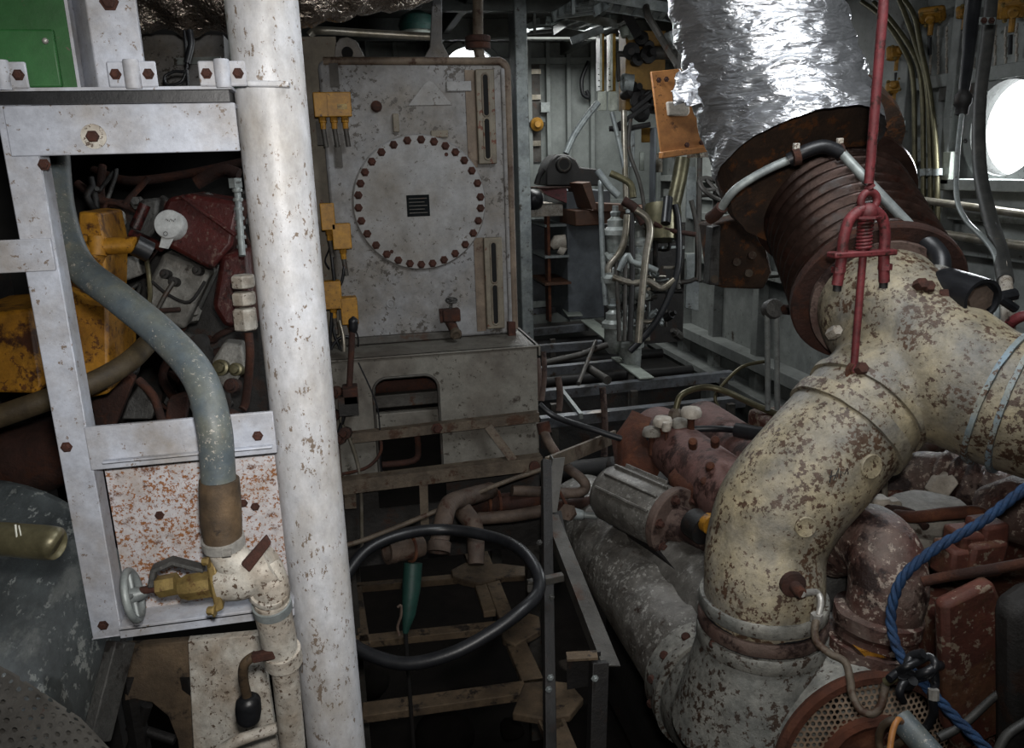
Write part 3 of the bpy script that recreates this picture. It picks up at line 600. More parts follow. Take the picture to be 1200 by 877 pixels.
# ---------------------------------------------------------------- grey tank with round cover, on its pedestal
TY = 3.0
def tp(x, y, dy=0): return PY(x, y, TY-dy)
L_, R_ = tp(398, 300).x-.02, tp(604, 300).x
zt_, zb_ = tp(500, 68).z, tp(500, 398).z
t = thing('service_tank', 'tall grey tank with a round bolted cover and black nameplate', 'tank', ((L_+R_)/2, TY+.35, zb_))
rr = .035; pts = [(L_, zb_), (R_, zb_)]+[(R_-rr+rr*math.cos(a), zt_-rr+rr*math.sin(a)) for a in [k*math.pi/12 for k in range(7)]]+[(L_+.015, zt_-.005), (L_, zt_-.02)]
M().prism([Vec((x, TY, z)) for x, z in pts], (0, .7, 0)).out('shell', 'tank_grey', t, bevel=.012)
# rolled rim along top and right edge
rim = [(L_+.02, TY+.004, zt_-.008), (R_-rr, TY-.004, zt_-.012)]+[(R_-.012-rr+rr*math.sin(a), TY-.004, zt_-.012-rr+rr*math.cos(a)) for a in [k*math.pi/12 for k in range(1, 7)]]+[(R_-.012, TY-.004, zb_+.02)]
M().tube(rim, .014, 10).out('rim', 'tank_edge', t, smooth=60)
M().box(tp(586, 80)-Vec((0, .012, 0)), Vec((R_-.004, TY+.01, zb_+.005))).out('corner_strip', 'tank_grey', t, bevel=.006)
cc = tp(492, 238); cr = (tp(570, 238).x-tp(414, 238).x)/2
M().lathe(cc, -Y, [(cr*1.0, 0), (cr*1.0, .007), (cr*.99, .009)], 64).out('cover_ring', 'tank_grey', t)
cv = M().lathe(cc+Y*-.009, -Y, [(cr*.985, 0), (cr*.985, .008), (cr*.975, .0105), (0, .0105)], 64).out('round_cover', 'tank_cover', t)
for k in range(30):
    a = 2*math.pi*(k+.3)/30+.03*math.sin(k*7); M().bolt(cc+Vec((math.cos(a)*cr*.915, -.019, math.sin(a)*cr*.915)), -Y, .0105, .013).out('bolt', 'rust_bolt', cv)
for x, y in ((523, 181), (459, 295)): M().lathe(tp(x, y, .0195), -Y, [(.007, 0), (.007, .003)], 12).out('plug', 'rust_bolt', cv)
n0, n1 = tp(476, 229, .02), tp(504, 253, .02)
npl = M().box(n0-Vec((0, .003, 0)), n1+Vec((0, .003, 0))).out('nameplate', 'plate_dark', cv, bevel=.001)
for k in range(5):
    zz = n0.z-(n0.z-n1.z)*(k+1)/6; M().box((n0.x+.008, n0.y-.0036, zz-.0015), (n1.x-.008-.01*(k % 2), n0.y-.003, zz+.0015)).out('embossed_line', 'dull_steel', npl)
# sight gauges
for px0, py0, px1, py1 in ((557, 81, 581, 192), (567, 279, 590, 383)):
    a, b = tp(px0, py0, .03), tp(px1, py1, .0); w = b.x-a.x
    def slot(c, h):
        return [(c[0]+w*.17*math.sin(q), c[1]+h-w*.17+w*.17*math.cos(q)) for q in [(-math.pi/2)+math.pi*k/8 for k in range(9)]]+[(c[0]+w*.17*math.sin(q), c[1]-h+w*.17+w*.17*math.cos(q)) for q in [math.pi/2+math.pi*k/8 for k in range(9)]]
    sg = M().box((a.x, TY-.03, b.z), (b.x, TY, a.z)).out('sight_gauge', 'beige_plate', t, bevel=.004)
    H_ = a.z-b.z; cx_ = (a.x+b.x)/2
    for zc_ in (b.z+H_*.73, b.z+H_*.27):
        M().prism([Vec((x, TY-.0325, z)) for x, z in slot((cx_, zc_), H_*.215)], (0, .004, 0)).out('gauge_slot', 'drawn_black', sg, bevel=.001)
        sl_ = slot((cx_, zc_), H_*.222); M().tube([Vec((x, TY-.0315, z)) for x, z in sl_+sl_[:1]], .0035, 8).out('slot_lip', 'beige_plate', sg, smooth=60)
    M().box((a.x-.035, TY-.006, b.z-.01), (a.x, TY, a.z)).out('gauge_pad', 'tank_edge', t)
# welded pads, patches and plugs
M().prism([tp(478, 124, .006), tp(497, 98, .006), tp(503, 94, .006), tp(508, 96, .006), tp(530, 123, .006)], (0, .008, 0)).out('patch_plate', 'tank_cover', t, bevel=.002)
M().box(tp(523, 95, .014), tp(552, 107, 0)).out('label_pad', 'tank_cover', t, bevel=.002)
M().box(tp(505, 153, .012), tp(525, 161, 0)).out('label_pad', 'beige_plate', t, bevel=.002)
M().box(tp(460, 133, .02), tp(468, 155, 0)).out('bracket', 'beige_plate', t, bevel=.002)
M().lathe(tp(441, 125), -Y, [(.02, 0), (.02, .01), (.014, .012), (.014, .022), (0, .024)], 14).out('plug', 'rust_dark', t)
M().torus(tp(458, 356), -Y, .014, .003, 20, 8).out('plug', 'tank_cover', t)
M().box(tp(385, 74, .01), tp(398, 102, 0)).out('repair_patch', 'dull_steel', t)
M().box(tp(370, 142, .01), tp(382, 170, 0)).out('repair_patch', 'dull_steel', t)
M().box(tp(391, 170, .01), tp(402, 196, 0)).out('repair_patch', 'dull_steel', t)
M().box((L_+.015, TY-.02, zb_), (tp(540, 390).x, TY, zb_+.03)).out('bottom_strip', 'dull_steel', t, bevel=.004)
M().box(tp(597, 378, .03)-Vec((.005, 0, 0)), tp(603, 395, .0)).out('stop_block', 'rust_bolt', t, bevel=.002)
lug = M().prism([tp(391, 74, -.03), tp(393, 52, -.03), tp(398, 45, -.03), tp(407, 43, -.03), tp(418, 48, -.03), tp(430, 72, -.03)], (0, .02, 0)).out('lifting_lug', 'tank_grey', t, bevel=.003)
M().lathe(tp(407, 62, -.027), -Y, [(.02, 0), (.02, .005)], 24).out('lug_hole', 'drawn_black', lug)
# little drain cock on the tank front
k = tp(527, 372)
t2 = thing('drain_cock', 'small rusty screw-down valve sticking out of the tank front', 'valve', tp(527, 395, .06))
M().tube([tp(527, 372), tp(527, 374, .06)], .017, 14).tube([tp(527, 364, .06), tp(528, 378, .06), tp(533, 388, .08), tp(534, 392, .1)], [.026, .02, .018, .018], 14).box(tp(519, 364, .085), tp(538, 374, .035)).out('body', 'rust_dark', t2, bevel=.004)
M().lathe(tp(534, 391, .1), (.1, -1, -.45), [(.02, -.01), (.022, .008), (.014, .01), (.014, .004), (0, .004)], 16).out('spout', 'rail_steel', t2)
M().tube([tp(528, 364, .06), tp(529, 352, .06)], .006, 8).out('spindle', 'cast_grey', t2)
h = M().torus(tp(529, 352, .06), (0, -.3, 1), .02, .004, 20, 8)
for q in range(3): h.tube([tp(529, 352, .06), tp(529, 352, .06)+Vec((math.cos(q*2.1)*.02, math.sin(q*2.1)*.02, 0))], .003, 6)
h.out('handwheel', 'cast_grey', t2)
M().bar(tp(516, 362, .07), tp(518, 378, .07), .006, .012).bar(tp(515, 366, .07), tp(524, 368, .07), .006, .008).out('clamp', 'rust_dark', t2)
# pedestal
SY = 2.78
def sp(x, y, dy=0): return PY(x, y, SY-dy)
l0, r0, zs, z2 = sp(385, 450).x-.02, sp(630, 450).x, zb_-.003, sp(630, 492).z
t = thing('tank_pedestal', 'weathered grey steel plinth with an arched opening, under the tank', 'plinth', ((l0+r0)/2, 3.2, ZF))
o0, o1, oz = sp(439, 480).x, sp(515, 480).x, sp(478, 441).z
ob = sp(478, 558).z; rc = .05
def arc2(cx, cz, r, a0, a1): return [(cx+r*math.cos(a), cz+r*math.sin(a)) for a in [a0+(a1-a0)*i/8 for i in range(9)]]
hole = arc2(o0+rc, oz-rc, rc, math.pi, math.pi/2)+arc2(o1-rc, oz-rc, rc, math.pi/2, 0)
outl = [(l0, ob), (l0, zs-.012), (r0, zs-.012), (r0, ob), (o1, ob)]+hole[::-1]+[(o0, ob)]
b = M()
# front built from pieces around the opening, down to the bilge
def plate(ps, dy=0): b.prism([Vec((x, SY-dy, z)) for x, z in ps], (0, .008, 0))
plate([(l0, ob), (o0, ob)]+[(o0, oz-rc)]+hole[:9]+[((o0+o1)/2, oz), ((o0+o1)/2, zs), (l0, zs)])
plate([(o1, ob), (r0, ob), (r0, zs), ((o0+o1)/2, zs), ((o0+o1)/2, oz)]+hole[9:]+[(o1, oz-rc)])
b.box((r0-.008, SY+.008, .16), (r0, 3.75, zs)).box((l0, SY+.008, .16), (l0+.008, 3.75, zs))
b.out('front_plate', 'step_grey', t)
zl_ = .16
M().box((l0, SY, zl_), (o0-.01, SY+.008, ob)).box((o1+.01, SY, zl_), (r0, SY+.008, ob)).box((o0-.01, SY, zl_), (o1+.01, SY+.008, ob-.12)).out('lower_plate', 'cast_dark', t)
for x in (l0+.03, r0-.03):
    for y in (SY+.04, 3.68): M().box((x-.025, y-.025, ZF), (x+.025, y+.025, zl_+.02)).out('leg', 'dull_steel', t)
M().prism([(l0, SY-.012, zs-.006), (r0+.012, SY-.012, zs-.006), (r0+.012, SY-.012, zs), (l0, SY-.012, zs)], (0, .98, 0)).box((r0+.004, SY-.012, zs-.04), (r0+.012, 3.7, zs)).out('top_plate', 'step_grey', t, bevel=.003)
M().tube([Vec((x, SY-.003, z)) for x, z in [(o0, ob)]+hole+[(o1, ob)]], .005, 8).out('opening_rim', 'dull_steel', t, smooth=60)
for yy, hh, mm in ((467, .05, 'dull_steel'), (490, .06, 'step_grey')):
    p = PY(478, yy, SY+.12); M().box((o0-.05, SY+.1, p.z-hh/2), (o1+.05, SY+.14, p.z+hh/2)).out('inner_shelf', mm, t, bevel=.004)
M().tube([PY(440, 452, SY+.25), PY(515, 450, SY+.25)], .04, 14).out('inner_pipe', 'rust_dark', t)
M().tube(cat([PY(448, 545, SY+.05), PY(485, 540, SY+.05), PY(490, 525, SY+.05), PY(488, 505, SY+.05)], 4), .012, 10).out('inner_pipe', 'rust_dark', t)
# insulation board and left edge of tank
p0, p1 = PY(345, 44, 3.12), PY(393, 60, 3.12)
M().box((p0.x-.12, 3.1, .2), (PY(398, 60, 3.1).x-.01, 3.16, p0.z)).box((p0.x-.12, 3.16, ZF), (p0.x-.08, 3.5, p0.z)).out('bulkhead_panel', 'beige_plate', label='tall beige board between the support pipe and the grey tank', cat='panel')
# pipes above the tank
t = thing('vent_pipe', 'rusty vertical pipe with a double flange on top of the tank', 'pipe', tp(562, 66, -.2))
M().tube([PY(563, 70, TY+.15), PY(560, 55, TY+.15), PY(560, -60, TY+.15)], .02, 16).out('pipe_body', 'rail_steel', t)
for z in (46, 54): M().lathe(PY(560, z, TY+.15), Z, [(.045, -.011), (.048, -.008), (.048, .008), (.045, .011)], 20).out('flange', 'rust_dark', t)
t = thing('stay_bracket', 'grey tapered steel stay standing on the tank top, left of the flanged pipe', 'stay', tp(513, 68, -.3))
M().prism([tp(496, 69, -.25), tp(504, 55, -.25), tp(507, 0, -.25), tp(507, -40, -.25), tp(518, -40, -.25), tp(518, 50, -.25), tp(528, 69, -.25)], (0, .025, 0)).out('stay', 'tank_grey', t, bevel=.003)
M().tube(cat([V(362, 42, 3.3), V(368, 37, 3.3), V(380, 36, 3.3), V(430, 39, 3.35), V(505, 43, 3.4)], 4), .016, 12).out('overhead_pipe', 'tube_steel', label='thin pipe running level over the tank top', cat='pipe', smooth=60)
p = V(490, 40, 5)
t = thing('deck_lamp', 'dark bulkhead lamp with pale glass hanging behind the grey stay', 'lamp', p)
M().lathe(V(489, 20, 4.6), Z, [(.03, .05), (.035, .1), (.02, .13), (.02, 1.2)], 14).out('stem', 'black_metal', t)
M().lathe(V(489, 30, 4.6), Z, [(.1, -.03), (.11, 0), (.09, .05), (.03, .08)], 20).out('housing', 'teal_paint', t)
M().lathe(V(489, 36, 4.6), Z, [(0, -.045), (.06, -.035), (.085, 0)], 20).out('glass', 'jar_white', t)
# ---------------------------------------------------------------- yellow junction boxes and their cables
def jbox(x0, y0, x1, y1, dy, lab, tag_=None, n=1):
    a, b = PY(x0, y0, TY-dy-.06), PY(x1, y1, TY-dy-.06)
    t = thing('junction_box', lab, 'junction box', Vec(((a.x+b.x)/2, TY-dy, b.z)), 'yellow junction boxes beside the tank')
    M().box((a.x, TY-dy-.06, b.z), (b.x, TY-dy, a.z)).out('box', 'yellow_box', t, bevel=.004)
    m = M().box((a.x-.002, TY-dy-.068, b.z-.002), (b.x+.002, TY-dy-.06, a.z+.002)).out('lid', 'yellow_box', t, bevel=.003)
    for i in range(n):
        gx_ = a.x+(b.x-a.x)*(i+.6)/(n+.2)
        g_ = M().lathe((gx_, TY-dy-.03, b.z), -Z, [(.013, 0), (.013, .018), (.01, .02), (.01, .04)], 8).out('cable_gland', 'yellow_box', t)
        M().cyl((gx_, TY-dy-.03, b.z-.04), (gx_+.005, TY-dy-.03, b.z-.1), .009, 10).out('connector', 'dull_steel', t)
    return t, Vec((gx_, TY-dy-.03, b.z-.06))
MY = .015
q = jbox(367, 109, 412, 136, MY, 'wide yellow junction box high on the left edge of the tank', n=3)[0]
a = tp(395, 122, MY+.07); M().box(a, tp(407, 128, MY+.066)).out('label_plate', 'brass_old', q)
M().box(tp(383, 108, MY+.072), tp(385, 136, MY+.06)).out('lid_seam', 'yellow_box', q)
js = [jbox(375, 239, 393, 269, MY, 'yellow junction box beside the round cover, upper left of a pair'), jbox(389, 263, 412, 291, MY, 'yellow junction box just below left of the round cover, lower right of a pair'),
      jbox(377, 331, 401, 361, MY, 'yellow junction box above the black-knobbed lever, left one of the lower pair'), jbox(399, 350, 420, 379, MY, 'yellow junction box directly behind the black knob of the lever')]
ce = [[(390, 312), (392, 340), (388, 380), (386, 430)], [(403, 316), (398, 335), (378, 350), (372, 330)], [(392, 392), (402, 420), (400, 450), (396, 480)], [(400, 395), (388, 410), (386, 440), (391, 470)]]
for (jt, e), c in zip(js, ce):
    M().tube(cat([e]+[tp(x, y, .05) for x, y in c], 6), .0055, 8).out('cable', 'black_rubber', jt, smooth=60)
t = M().tube(cat([tp(398, 376, .06), tp(403, 400, .09), tp(402, 425, .09), tp(396, 445, .06)], 6), .007, 8)
t.out('armoured_cable', 'tube_steel', label='pale armoured cable curving down beside the lever', cat='cable', smooth=60)
t = M()
for c in ([(372, 300), (378, 330), (372, 345)], [(385, 272), (386, 290), (381, 305), (386, 315)], [(411, 378), (420, 398), (416, 430)]):
    t = M().tube(cat([tp(x, y, .03) for x, y in c], 6), .003, 6); t.out('signal_wire', 'black_rubber', label=('thin loose black wire at the far left of the tank front' if c[0][0] == 372 else 'thin black wire below the upper yellow box pair' if c[0][0] == 385 else 'thin black wire looping right of the lever'), cat='wire', smooth=60)
lv = PY(409, 462, 2.7)
t = thing('hand_lever', 'rusty hand lever with a black oval knob in front of the yellow boxes', 'lever', lv)
M().tube([PY(409, 462, 2.7), PY(413, 388, 2.72)], .011, 10).out('shaft', 'rust_dark', t)
M().tube(cat([PY(413, 392, 2.72), PY(414, 384, 2.72), PY(414, 376, 2.72), PY(414, 371, 2.72)], 4), catr([.008, .016, .017, .004], 4), 14).out('knob', 'black_rubber', t, smooth=60)
M().box(PY(401, 457, 2.66), PY(420, 467, 2.74)).out('pivot_block', 'rust_dark', t, bevel=.004)
M().box(PY(396, 467, 2.66), PY(420, 475, 2.78)).out('base', 'cast_dark', t)
# cables and fittings dangling left of the pedestal
for i, (c, r, m_, lab) in enumerate((([(398, 470), (400, 495), (412, 520), (422, 560), (424, 620), (424, 650)], .007, 'tube_steel', 'long pale drooping tube left of the plinth, reaching below both rails'),
        ([(405, 480), (398, 505), (390, 530), (394, 560)], .008, 'black_rubber', 'black cable bunched against the left side of the plinth'),
        ([(445, 510), (446, 530), (430, 548), (400, 556)], .006, 'rust_dark', 'thin rusty wire swinging below the first rail'),
        ([(420, 425), (440, 470), (445, 500), (446, 545), (450, 556)], .0025, 'black_rubber', 'hair thin wire across the arched opening'))):
    M().tube(cat([PY(x, y, SY-.05) for x, y in c], 6), r, 8).out('loose_cable', m_, label=lab, cat='cable', smooth=60)
t = thing('terminal_bracket', 'dark clamp bracket between the support pipe and the plinth', 'bracket', PY(400, 580, 2.7))
M().box(PY(392, 520, 2.72), PY(404, 586, 2.76)).out('plate', 'bilge_pipe', t, bevel=.003)
for x, y in ((393, 460), (390, 487), (404, 508), (398, 514)): M().lathe(PY(x, y, 2.7), (-.3, -1, .2), [(.02, -.03), (.022, 0), (.012, .004), (.012, .02)], 8).out('fitting', 'rust_dark', t)
# ---------------------------------------------------------------- angle rails in front of the plinth
def rail(pp, q, Yv, w, m_, lab, nm='angle_rail', extra=None):
    a, b = PY(*pp, Yv), PY(*q, Yv)
    t = thing(nm, lab, 'rail', (a+b)/2)
    M().angle(a, b, w, .006, (0, 0, -1), (0, 1, 0)).out('angle_bar', m_, t)
    return t
t = rail((412, 509), (632, 484), SY-.06, .035, 'rail_steel', 'brown angle iron rail along the foot of the tank plinth')
M().bolt(PY(512, 502, SY-.065), -Y, .014, .02).out('bolt', 'rust_bolt', t)
RY = 2.66
t = rail((398, 565), (636, 536), RY, .05, 'rail_steel', 'lower brown angle rail with a slanting brace, below the plinth')
M().bar(PY(572, 500, RY+.05), PY(602, 540, RY+.01), .03, .006, Y).out('brace', 'rail_steel', t)
M().bar(PY(496, 562, RY+.006), PY(498, 622, RY+.006), .006, .03).out('hanger', 'rail_steel', t)
M().lathe(PY(626, 546, RY), -Y, [(.02, 0), (.02, .012), (.01, .014)], 12).out('bolt', 'rust_bolt', t)
M().bar(PY(410, 570, RY+.02), PY(411, 596, RY+.02), .008, .04).out('bracket', 'rail_steel', t)
b = M().tube(cat([PY(570, 500, RY+.01), PY(600, 510, RY+.03), PY(636, 525, RY)], 3), .004, 6)
# conduit, hoses and stub pipes above the bilge
M().tube(cat([V(398, 641, 2.55), V(430, 632, 2.6), V(500, 604, 2.65), V(560, 578, 2.72), V(600, 562, 2.8), V(640, 549, 2.85)], 5), .0085, 10).out('thin_conduit', 'rail_steel', label='thin pale conduit slanting up to the right below the rails', cat='conduit', smooth=60)
M().tube(cat([V(399, 700, 2.1), V(404, 678, 2.15), V(430, 645, 2.2), V(470, 627, 2.25), V(520, 621, 2.3), (V(575, 629, 2.25)), V(610, 645, 2.15), V(630, 672, 2.05), V(630, 695, 2.0), V(612, 715, 1.95), V(575, 742, 1.92), V(530, 766, 1.9), V(480, 778, 1.9), V(440, 770, 1.92), V(408, 752, 1.95), V(392, 728, 2.0)], 8), .0165, 16).out('black_hose', 'black_rubber', label='thick black hose lying in a big loop over the dark bilge', cat='hose', smooth=60)
t = thing('stub_pipe', 'short wide brown pipe end facing left inside the black hose loop', 'pipe', V(470, 660, 2.35))
M().lathe(V(484, 642, 2.35), V(452, 647, 2.3)-V(484, 642, 2.35), [(.03, -.03), (.034, 0), (.034, .06), (.037, .06), (.037, .085), (.028, .085), (.026, .02), (0, .02)], 24).out('pipe_body', 'bilge_pipe', t)
M().torus(V(481, 643, 2.345), V(452, 647, 2.3)-V(484, 642, 2.35), .038, .005, 24, 8).out('ring', 'rust_bright', t)
t = thing('teal_cone', 'dark teal tapered tube standing under the brown pipe end', 'tube', V(476, 742, 2.3))
M().tube([V(484, 660, 2.33), V(482, 690, 2.32), V(479, 720, 2.3), V(475, 742, 2.3)], [.028, .027, .02, .008], 18).out('tube', 'teal_paint', t, smooth=60)
leg(t, V(475, 740, 2.3), .006)
M().tube(cat([V(466, 712, 2.28), V(470, 710, 2.28), V(470, 722, 2.28), V(466, 735, 2.28), V(468, 745, 2.28)], 4), .004, 6).out('clip', 'bilge_pipe', t)
t = thing('drop_pipe', 'brown downturned pipe end, left one of two behind the hose loop', 'pipe', V(514, 650, 2.45))
M().tube(cat([V(575, 575, 2.85), V(540, 585, 2.65), V(526, 592, 2.55), V(520, 610, 2.48), V(514, 640, 2.42)], 5), .03, 16).out('pipe_body', 'bilge_pipe', t, smooth=60)
M().lathe(V(515, 636, 2.42), V(513, 655, 2.4)-V(515, 636, 2.42), [(.03, -.005), (.036, 0), (.036, .03), (.026, .03), (.026, .01), (0, .01)], 18).out('pipe_end', 'bilge_pipe', t)
M().tube(cat([V(535, 588, 2.75), V(545, 602, 2.65), V(556, 620, 2.6), V(558, 662, 2.55)], 5), catr([.03, .032, .03, .026], 5), 16).out('drop_pipe', 'bilge_pipe', label='brown downturned pipe, right one of two behind the hose loop', cat='pipe', smooth=60)
for i, (c, r, m_, lab) in enumerate(((([(545, 592, 2.95), (600, 588, 2.9), (645, 582, 2.9)]), .034, 'rust_dark', 'rust brown pipe lying low behind the lower rail'),
      ([(560, 608, 2.8), (600, 605, 2.8), (640, 598, 2.8)], .022, 'bilge_pipe', 'thinner brown pipe under the rusty pipe by the rail'),
      ([(640, 596, 2.9), (690, 588, 2.95), (720, 580, 3.0)], .02, 'rust_dark', 'reddish pipe running right from the guard post foot'),
      ([(600, 575, 2.85), (660, 578, 2.9), (684, 577, 2.9)], .02, 'bilge_pipe', 'dim straight pipe just above the reddish one'))):
    M().tube(cat([V(*p) for p in c], 4), r, 14).out('bilge_pipe', m_, label=lab, cat='pipe', smooth=60)
for x, w in ((573, 'left'), (585, 'right')): M().torus(V(x, 588, 2.88), X, .036, .006, 20, 8).out('pipe_clamp', 'rust_bright', label=w+' one of two orange rusted rings around the low brown pipe', cat='clamp', group='rusted rings on the low pipe')
# ---------------------------------------------------------------- bilge framing
t = thing('bilge_spine', 'dirty brown spine beam with side arms in the dark bilge', 'beam', PZ(600, 740, -.55))
def bp_(x, y, z=-.12): return PZ(x, y, z)
b = M()
for a, c, w in (((540, 620), (574, 720), .05), ((560, 640), (600, 742), .06), ((596, 735), (650, 860), .075), ((640, 830), (668, 900), .08)):
    b.bar(bp_(*a), bp_(*c), w, .03)
b.out('spine', 'bilge_beam', t, bevel=.004)
for pts in ([(528, 668), (545, 659), (560, 662), (585, 660), (618, 664), (622, 674), (590, 676), (562, 684), (542, 680), (530, 676)], [(585, 722), (612, 716), (632, 722), (634, 738), (604, 756), (588, 748)], [(614, 800), (645, 797), (668, 800), (684, 818), (668, 838), (636, 842), (600, 836)]):
    M().prism([bp_(x, y, -.095) for x, y in pts], (0, 0, -.03)).out('side_arm', 'bilge_beam', t, bevel=.006)
for i, (a, c, w, lab) in enumerate((((408, 690), (545, 678), .04, 'upper cross beam in the dark bilge'), ((410, 754), (590, 735), .05, 'second cross beam in the dark bilge, inside the hose loop'), ((425, 836), (640, 806), .07, 'lowest broad cross beam in the dark bilge'), ((418, 690), (428, 760), .04, 'upright flat bar close to the support pipe in the bilge'))):
    M().bar(bp_(*a), bp_(*c), w, .03).out('cross_beam', 'bilge_beam', label=lab, cat='beam', bevel=.003)
t = M()
for x, y, z, r in ((430, 800, -.6, .1), (520, 862, -.55, .12), (600, 855, -.5, .05)):
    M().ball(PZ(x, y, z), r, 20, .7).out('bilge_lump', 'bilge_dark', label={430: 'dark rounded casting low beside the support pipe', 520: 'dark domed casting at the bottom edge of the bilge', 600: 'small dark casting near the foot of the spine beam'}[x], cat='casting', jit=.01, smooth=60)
# ---------------------------------------------------------------- dark guard frame beside the engine
t = thing('guard_frame', 'dark steel guard frame with a bent slanting rail beside the engine', 'frame', V(650, 860, 2.0))
g0, g1, g2, g3 = V(648, 538, 2.55), V(638, 602, 2.45), V(706, 780, 1.85), V(698, 905, 1.85)
M().bar(V(640, 540, 2.5), V(645, 905, 1.95), .03, .02, Y).out('post', 'black_metal', t, bevel=.002)
M().angle(g0, g1, .04, .004, (1, 0, 0), (0, 1, 0)).angle(g1, g2, .045, .004, (1, 0, -.2), (0, .3, -1)).out('slant_rail', 'dull_steel', t)
M().bar(V(702, 775, 1.86), g3, .04, .03, Y).out('post', 'black_metal', t, bevel=.002)
M().box(V(664, 770, 1.86), V(704, 802, 1.9)).out('corner_box', 'black_metal', t, bevel=.003)
M().bar(V(664, 770, 1.86), V(700, 768, 1.86), .03, .006).out('cap_plate', 'bilge_beam', t)
M().bar(V(618, 685, 2.1), V(660, 676, 2.12), .02, .02).bar(V(622, 685, 2.09), V(622, 694, 2.09), .02, .01, Y).out('bracket', 'dull_steel', t, bevel=.002)
for x, y, d in ((645, 794, 1.96), (643, 808, 1.96), (646, 700, 2.08), (632, 636, 2.2), (697, 795, 1.83)): M().bolt(V(x, y, d), -Y, .006, .008).out('bolt', 'pale_steel' if y > 780 else 'cast_grey', t)
M().bar(V(640, 545, 2.6), V(720, 512, 3.1), .012, .05).out('cross_rail', 'rail_steel', t)
M().bar(V(652, 600, 2.5), V(664, 660, 2.4), .03, .01, Y).out('inner_post', 'black_metal', t)
# ---------------------------------------------------------------- walkway frame beyond the tank (floor plates removed)
WZ = .35
t = thing('walkway_frame', 'pale steel walkway framing with its floor plates removed', 'walkway', PZ(720, 430, WZ-.05))
def wp(x, y): return PZ(x, y, WZ)
for (a, c) in (((600, 365), (656, 359)), ((606, 388), (690, 380)), ((612, 407), (706, 400)), ((622, 433), (742, 421)), ((626, 460), (860, 436)), ((634, 491), (874, 466))):
    M().angle(wp(*a), wp(*c), .055, .008, (0, 0, -1), (0, 1, 0)).out('cross_bar', 'walk_steel', t)
for a, c, w in (((688, 377), (743, 419), .11), ((724, 421), (758, 446), .09), ((645, 336), (674, 372), .13)):
    M().bar(wp(*a)+Z*.012, wp(*c)+Z*.012, w, .012).out('diagonal_plate', 'jar_white', t, bevel=.003)  # near-white colour stands in for light off the flat tops
for a in ((648, 395), (650, 470), (740, 430), (744, 455), (850, 440), (858, 470)):
    p = wp(*a); M().box((p.x-.02, p.y, ZF), (p.x+.02, p.y+.03, WZ-.02)).out('post', 'dull_steel', t)
M().bar(wp(657, 457), wp(681, 488), .02, .03).out('stay', 'pale_steel', t)
for (a, c, lab) in (((654, 442), (655, 482), 'short rust red pipe stub standing on the walkway frame'), ((706, 454), (708, 535), 'tall brown bent pipe standing in front of the walkway frame'), ((637, 412), (635, 470), 'thin rusty rod against the plinth corner'), ((629, 420), (631, 470), 'rusty stub close to the plinth corner, left of the thin rod')):
    d = 4.0 if a[0] != 637 else 3.6
    p, q = V(*a, d), V(*c, d)
    M().tube(cat([p, (p+q)/2+X*.008, q], 3), .017 if a[0] != 637 else .012, 12).out('pipe_stub', 'rust_scale', label=lab, cat='pipe', smooth=60)
# things below the walkway
for c, r, lab in (([(640, 425, 5), (680, 416, 5), (712, 404, 5)], .02, 'dim pipe visible through the walkway framing, nearest the tank'), ([(690, 432, 4.8), (712, 446, 4.5)], .025, 'short thick pipe slanting beneath the walkway frame'), ([(678, 450, 4.4), (690, 420, 4.8), (698, 400, 5)], .012, 'thin slanted rod under the walkway frame')):
    M().tube([V(*p) for p in c], r, 12).out('under_pipe', 'dull_steel', label=lab, cat='pipe', smooth=60)
# tangle of rusty pipes at the plinth's right foot
t = thing('elbow_pipe', 'brown bent pipe rising beside the plinth foot to the right of the rails', 'pipe', V(670, 575, 2.9))
M().tube(cat([V(637, 505, 3.0), V(645, 522, 2.95), V(662, 545, 2.9), V(682, 562, 2.85), V(686, 572, 2.85), V(676, 578, 2.85), V(640, 580, 2.85)], 6), .018, 14).out('pipe_body', 'bilge_pipe', t, smooth=60)
M().tube([V(636, 495, 3.0), V(639, 508, 3.0)], .026, 12).out('union', 'rust_dark', t)
t = thing('small_cock', 'small pale plug fitting beside the manifold tip', 'valve', V(678, 606, 2.75))
M().tube([V(664, 600, 2.75), V(670, 602, 2.75), V(684, 604, 2.75)], [.026, .022, .016], 12).tube([V(684, 604, 2.75), V(700, 605, 2.75)], .011, 10).out('body', 'pale_steel', t, bevel=.002)
M().lathe(V(667, 601, 2.74), V(660, 600, 2.7)-V(667, 601, 2.74), [(.03, 0), (.03, .02)], 6).out('nut', 'bilge_pipe', t)
M().tube([V(649, 560, 2.8), V(655, 575, 2.8), V(668, 600, 2.8)], .006, 8).out('copper_wire', 'rust_bright', label='thin rusty wire hanging by the guard post top', cat='wire')
# cables in front of the walkway
M().tube(cat([V(632, 474, 3.0), V(650, 488, 3.0), V(690, 502, 2.95), V(745, 518, 2.9), V(775, 508, 2.85), V(800, 504, 2.8), V(850, 503, 2.75), V(912, 512, 2.6)], 8), .012, 12).out('black_cable', 'black_rubber', label='black cable sagging from the plinth across to the engine', cat='cable', smooth=60)
t = thing('bent_pipe', 'dark steel pipe arched over the engine end behind the cream duct', 'pipe', V(791, 492, 2.9))
M().tube(cat([V(792, 492, 2.9), V(793, 476, 2.9), V(800, 462, 2.9), V(825, 454, 2.92), V(850, 459, 2.9), V(885, 475, 2.8), V(930, 494, 2.7)], 8), .0115, 12).out('pipe_body', 'tube_olive', t, smooth=60)
M().lathe(V(791, 492, 2.9), V(793, 476, 2.9)-V(791, 492, 2.9), [(.02, -.02), (.028, 0), (.028, .025), (.018, .04)], 8).out('union_nut', 'rail_steel', t)
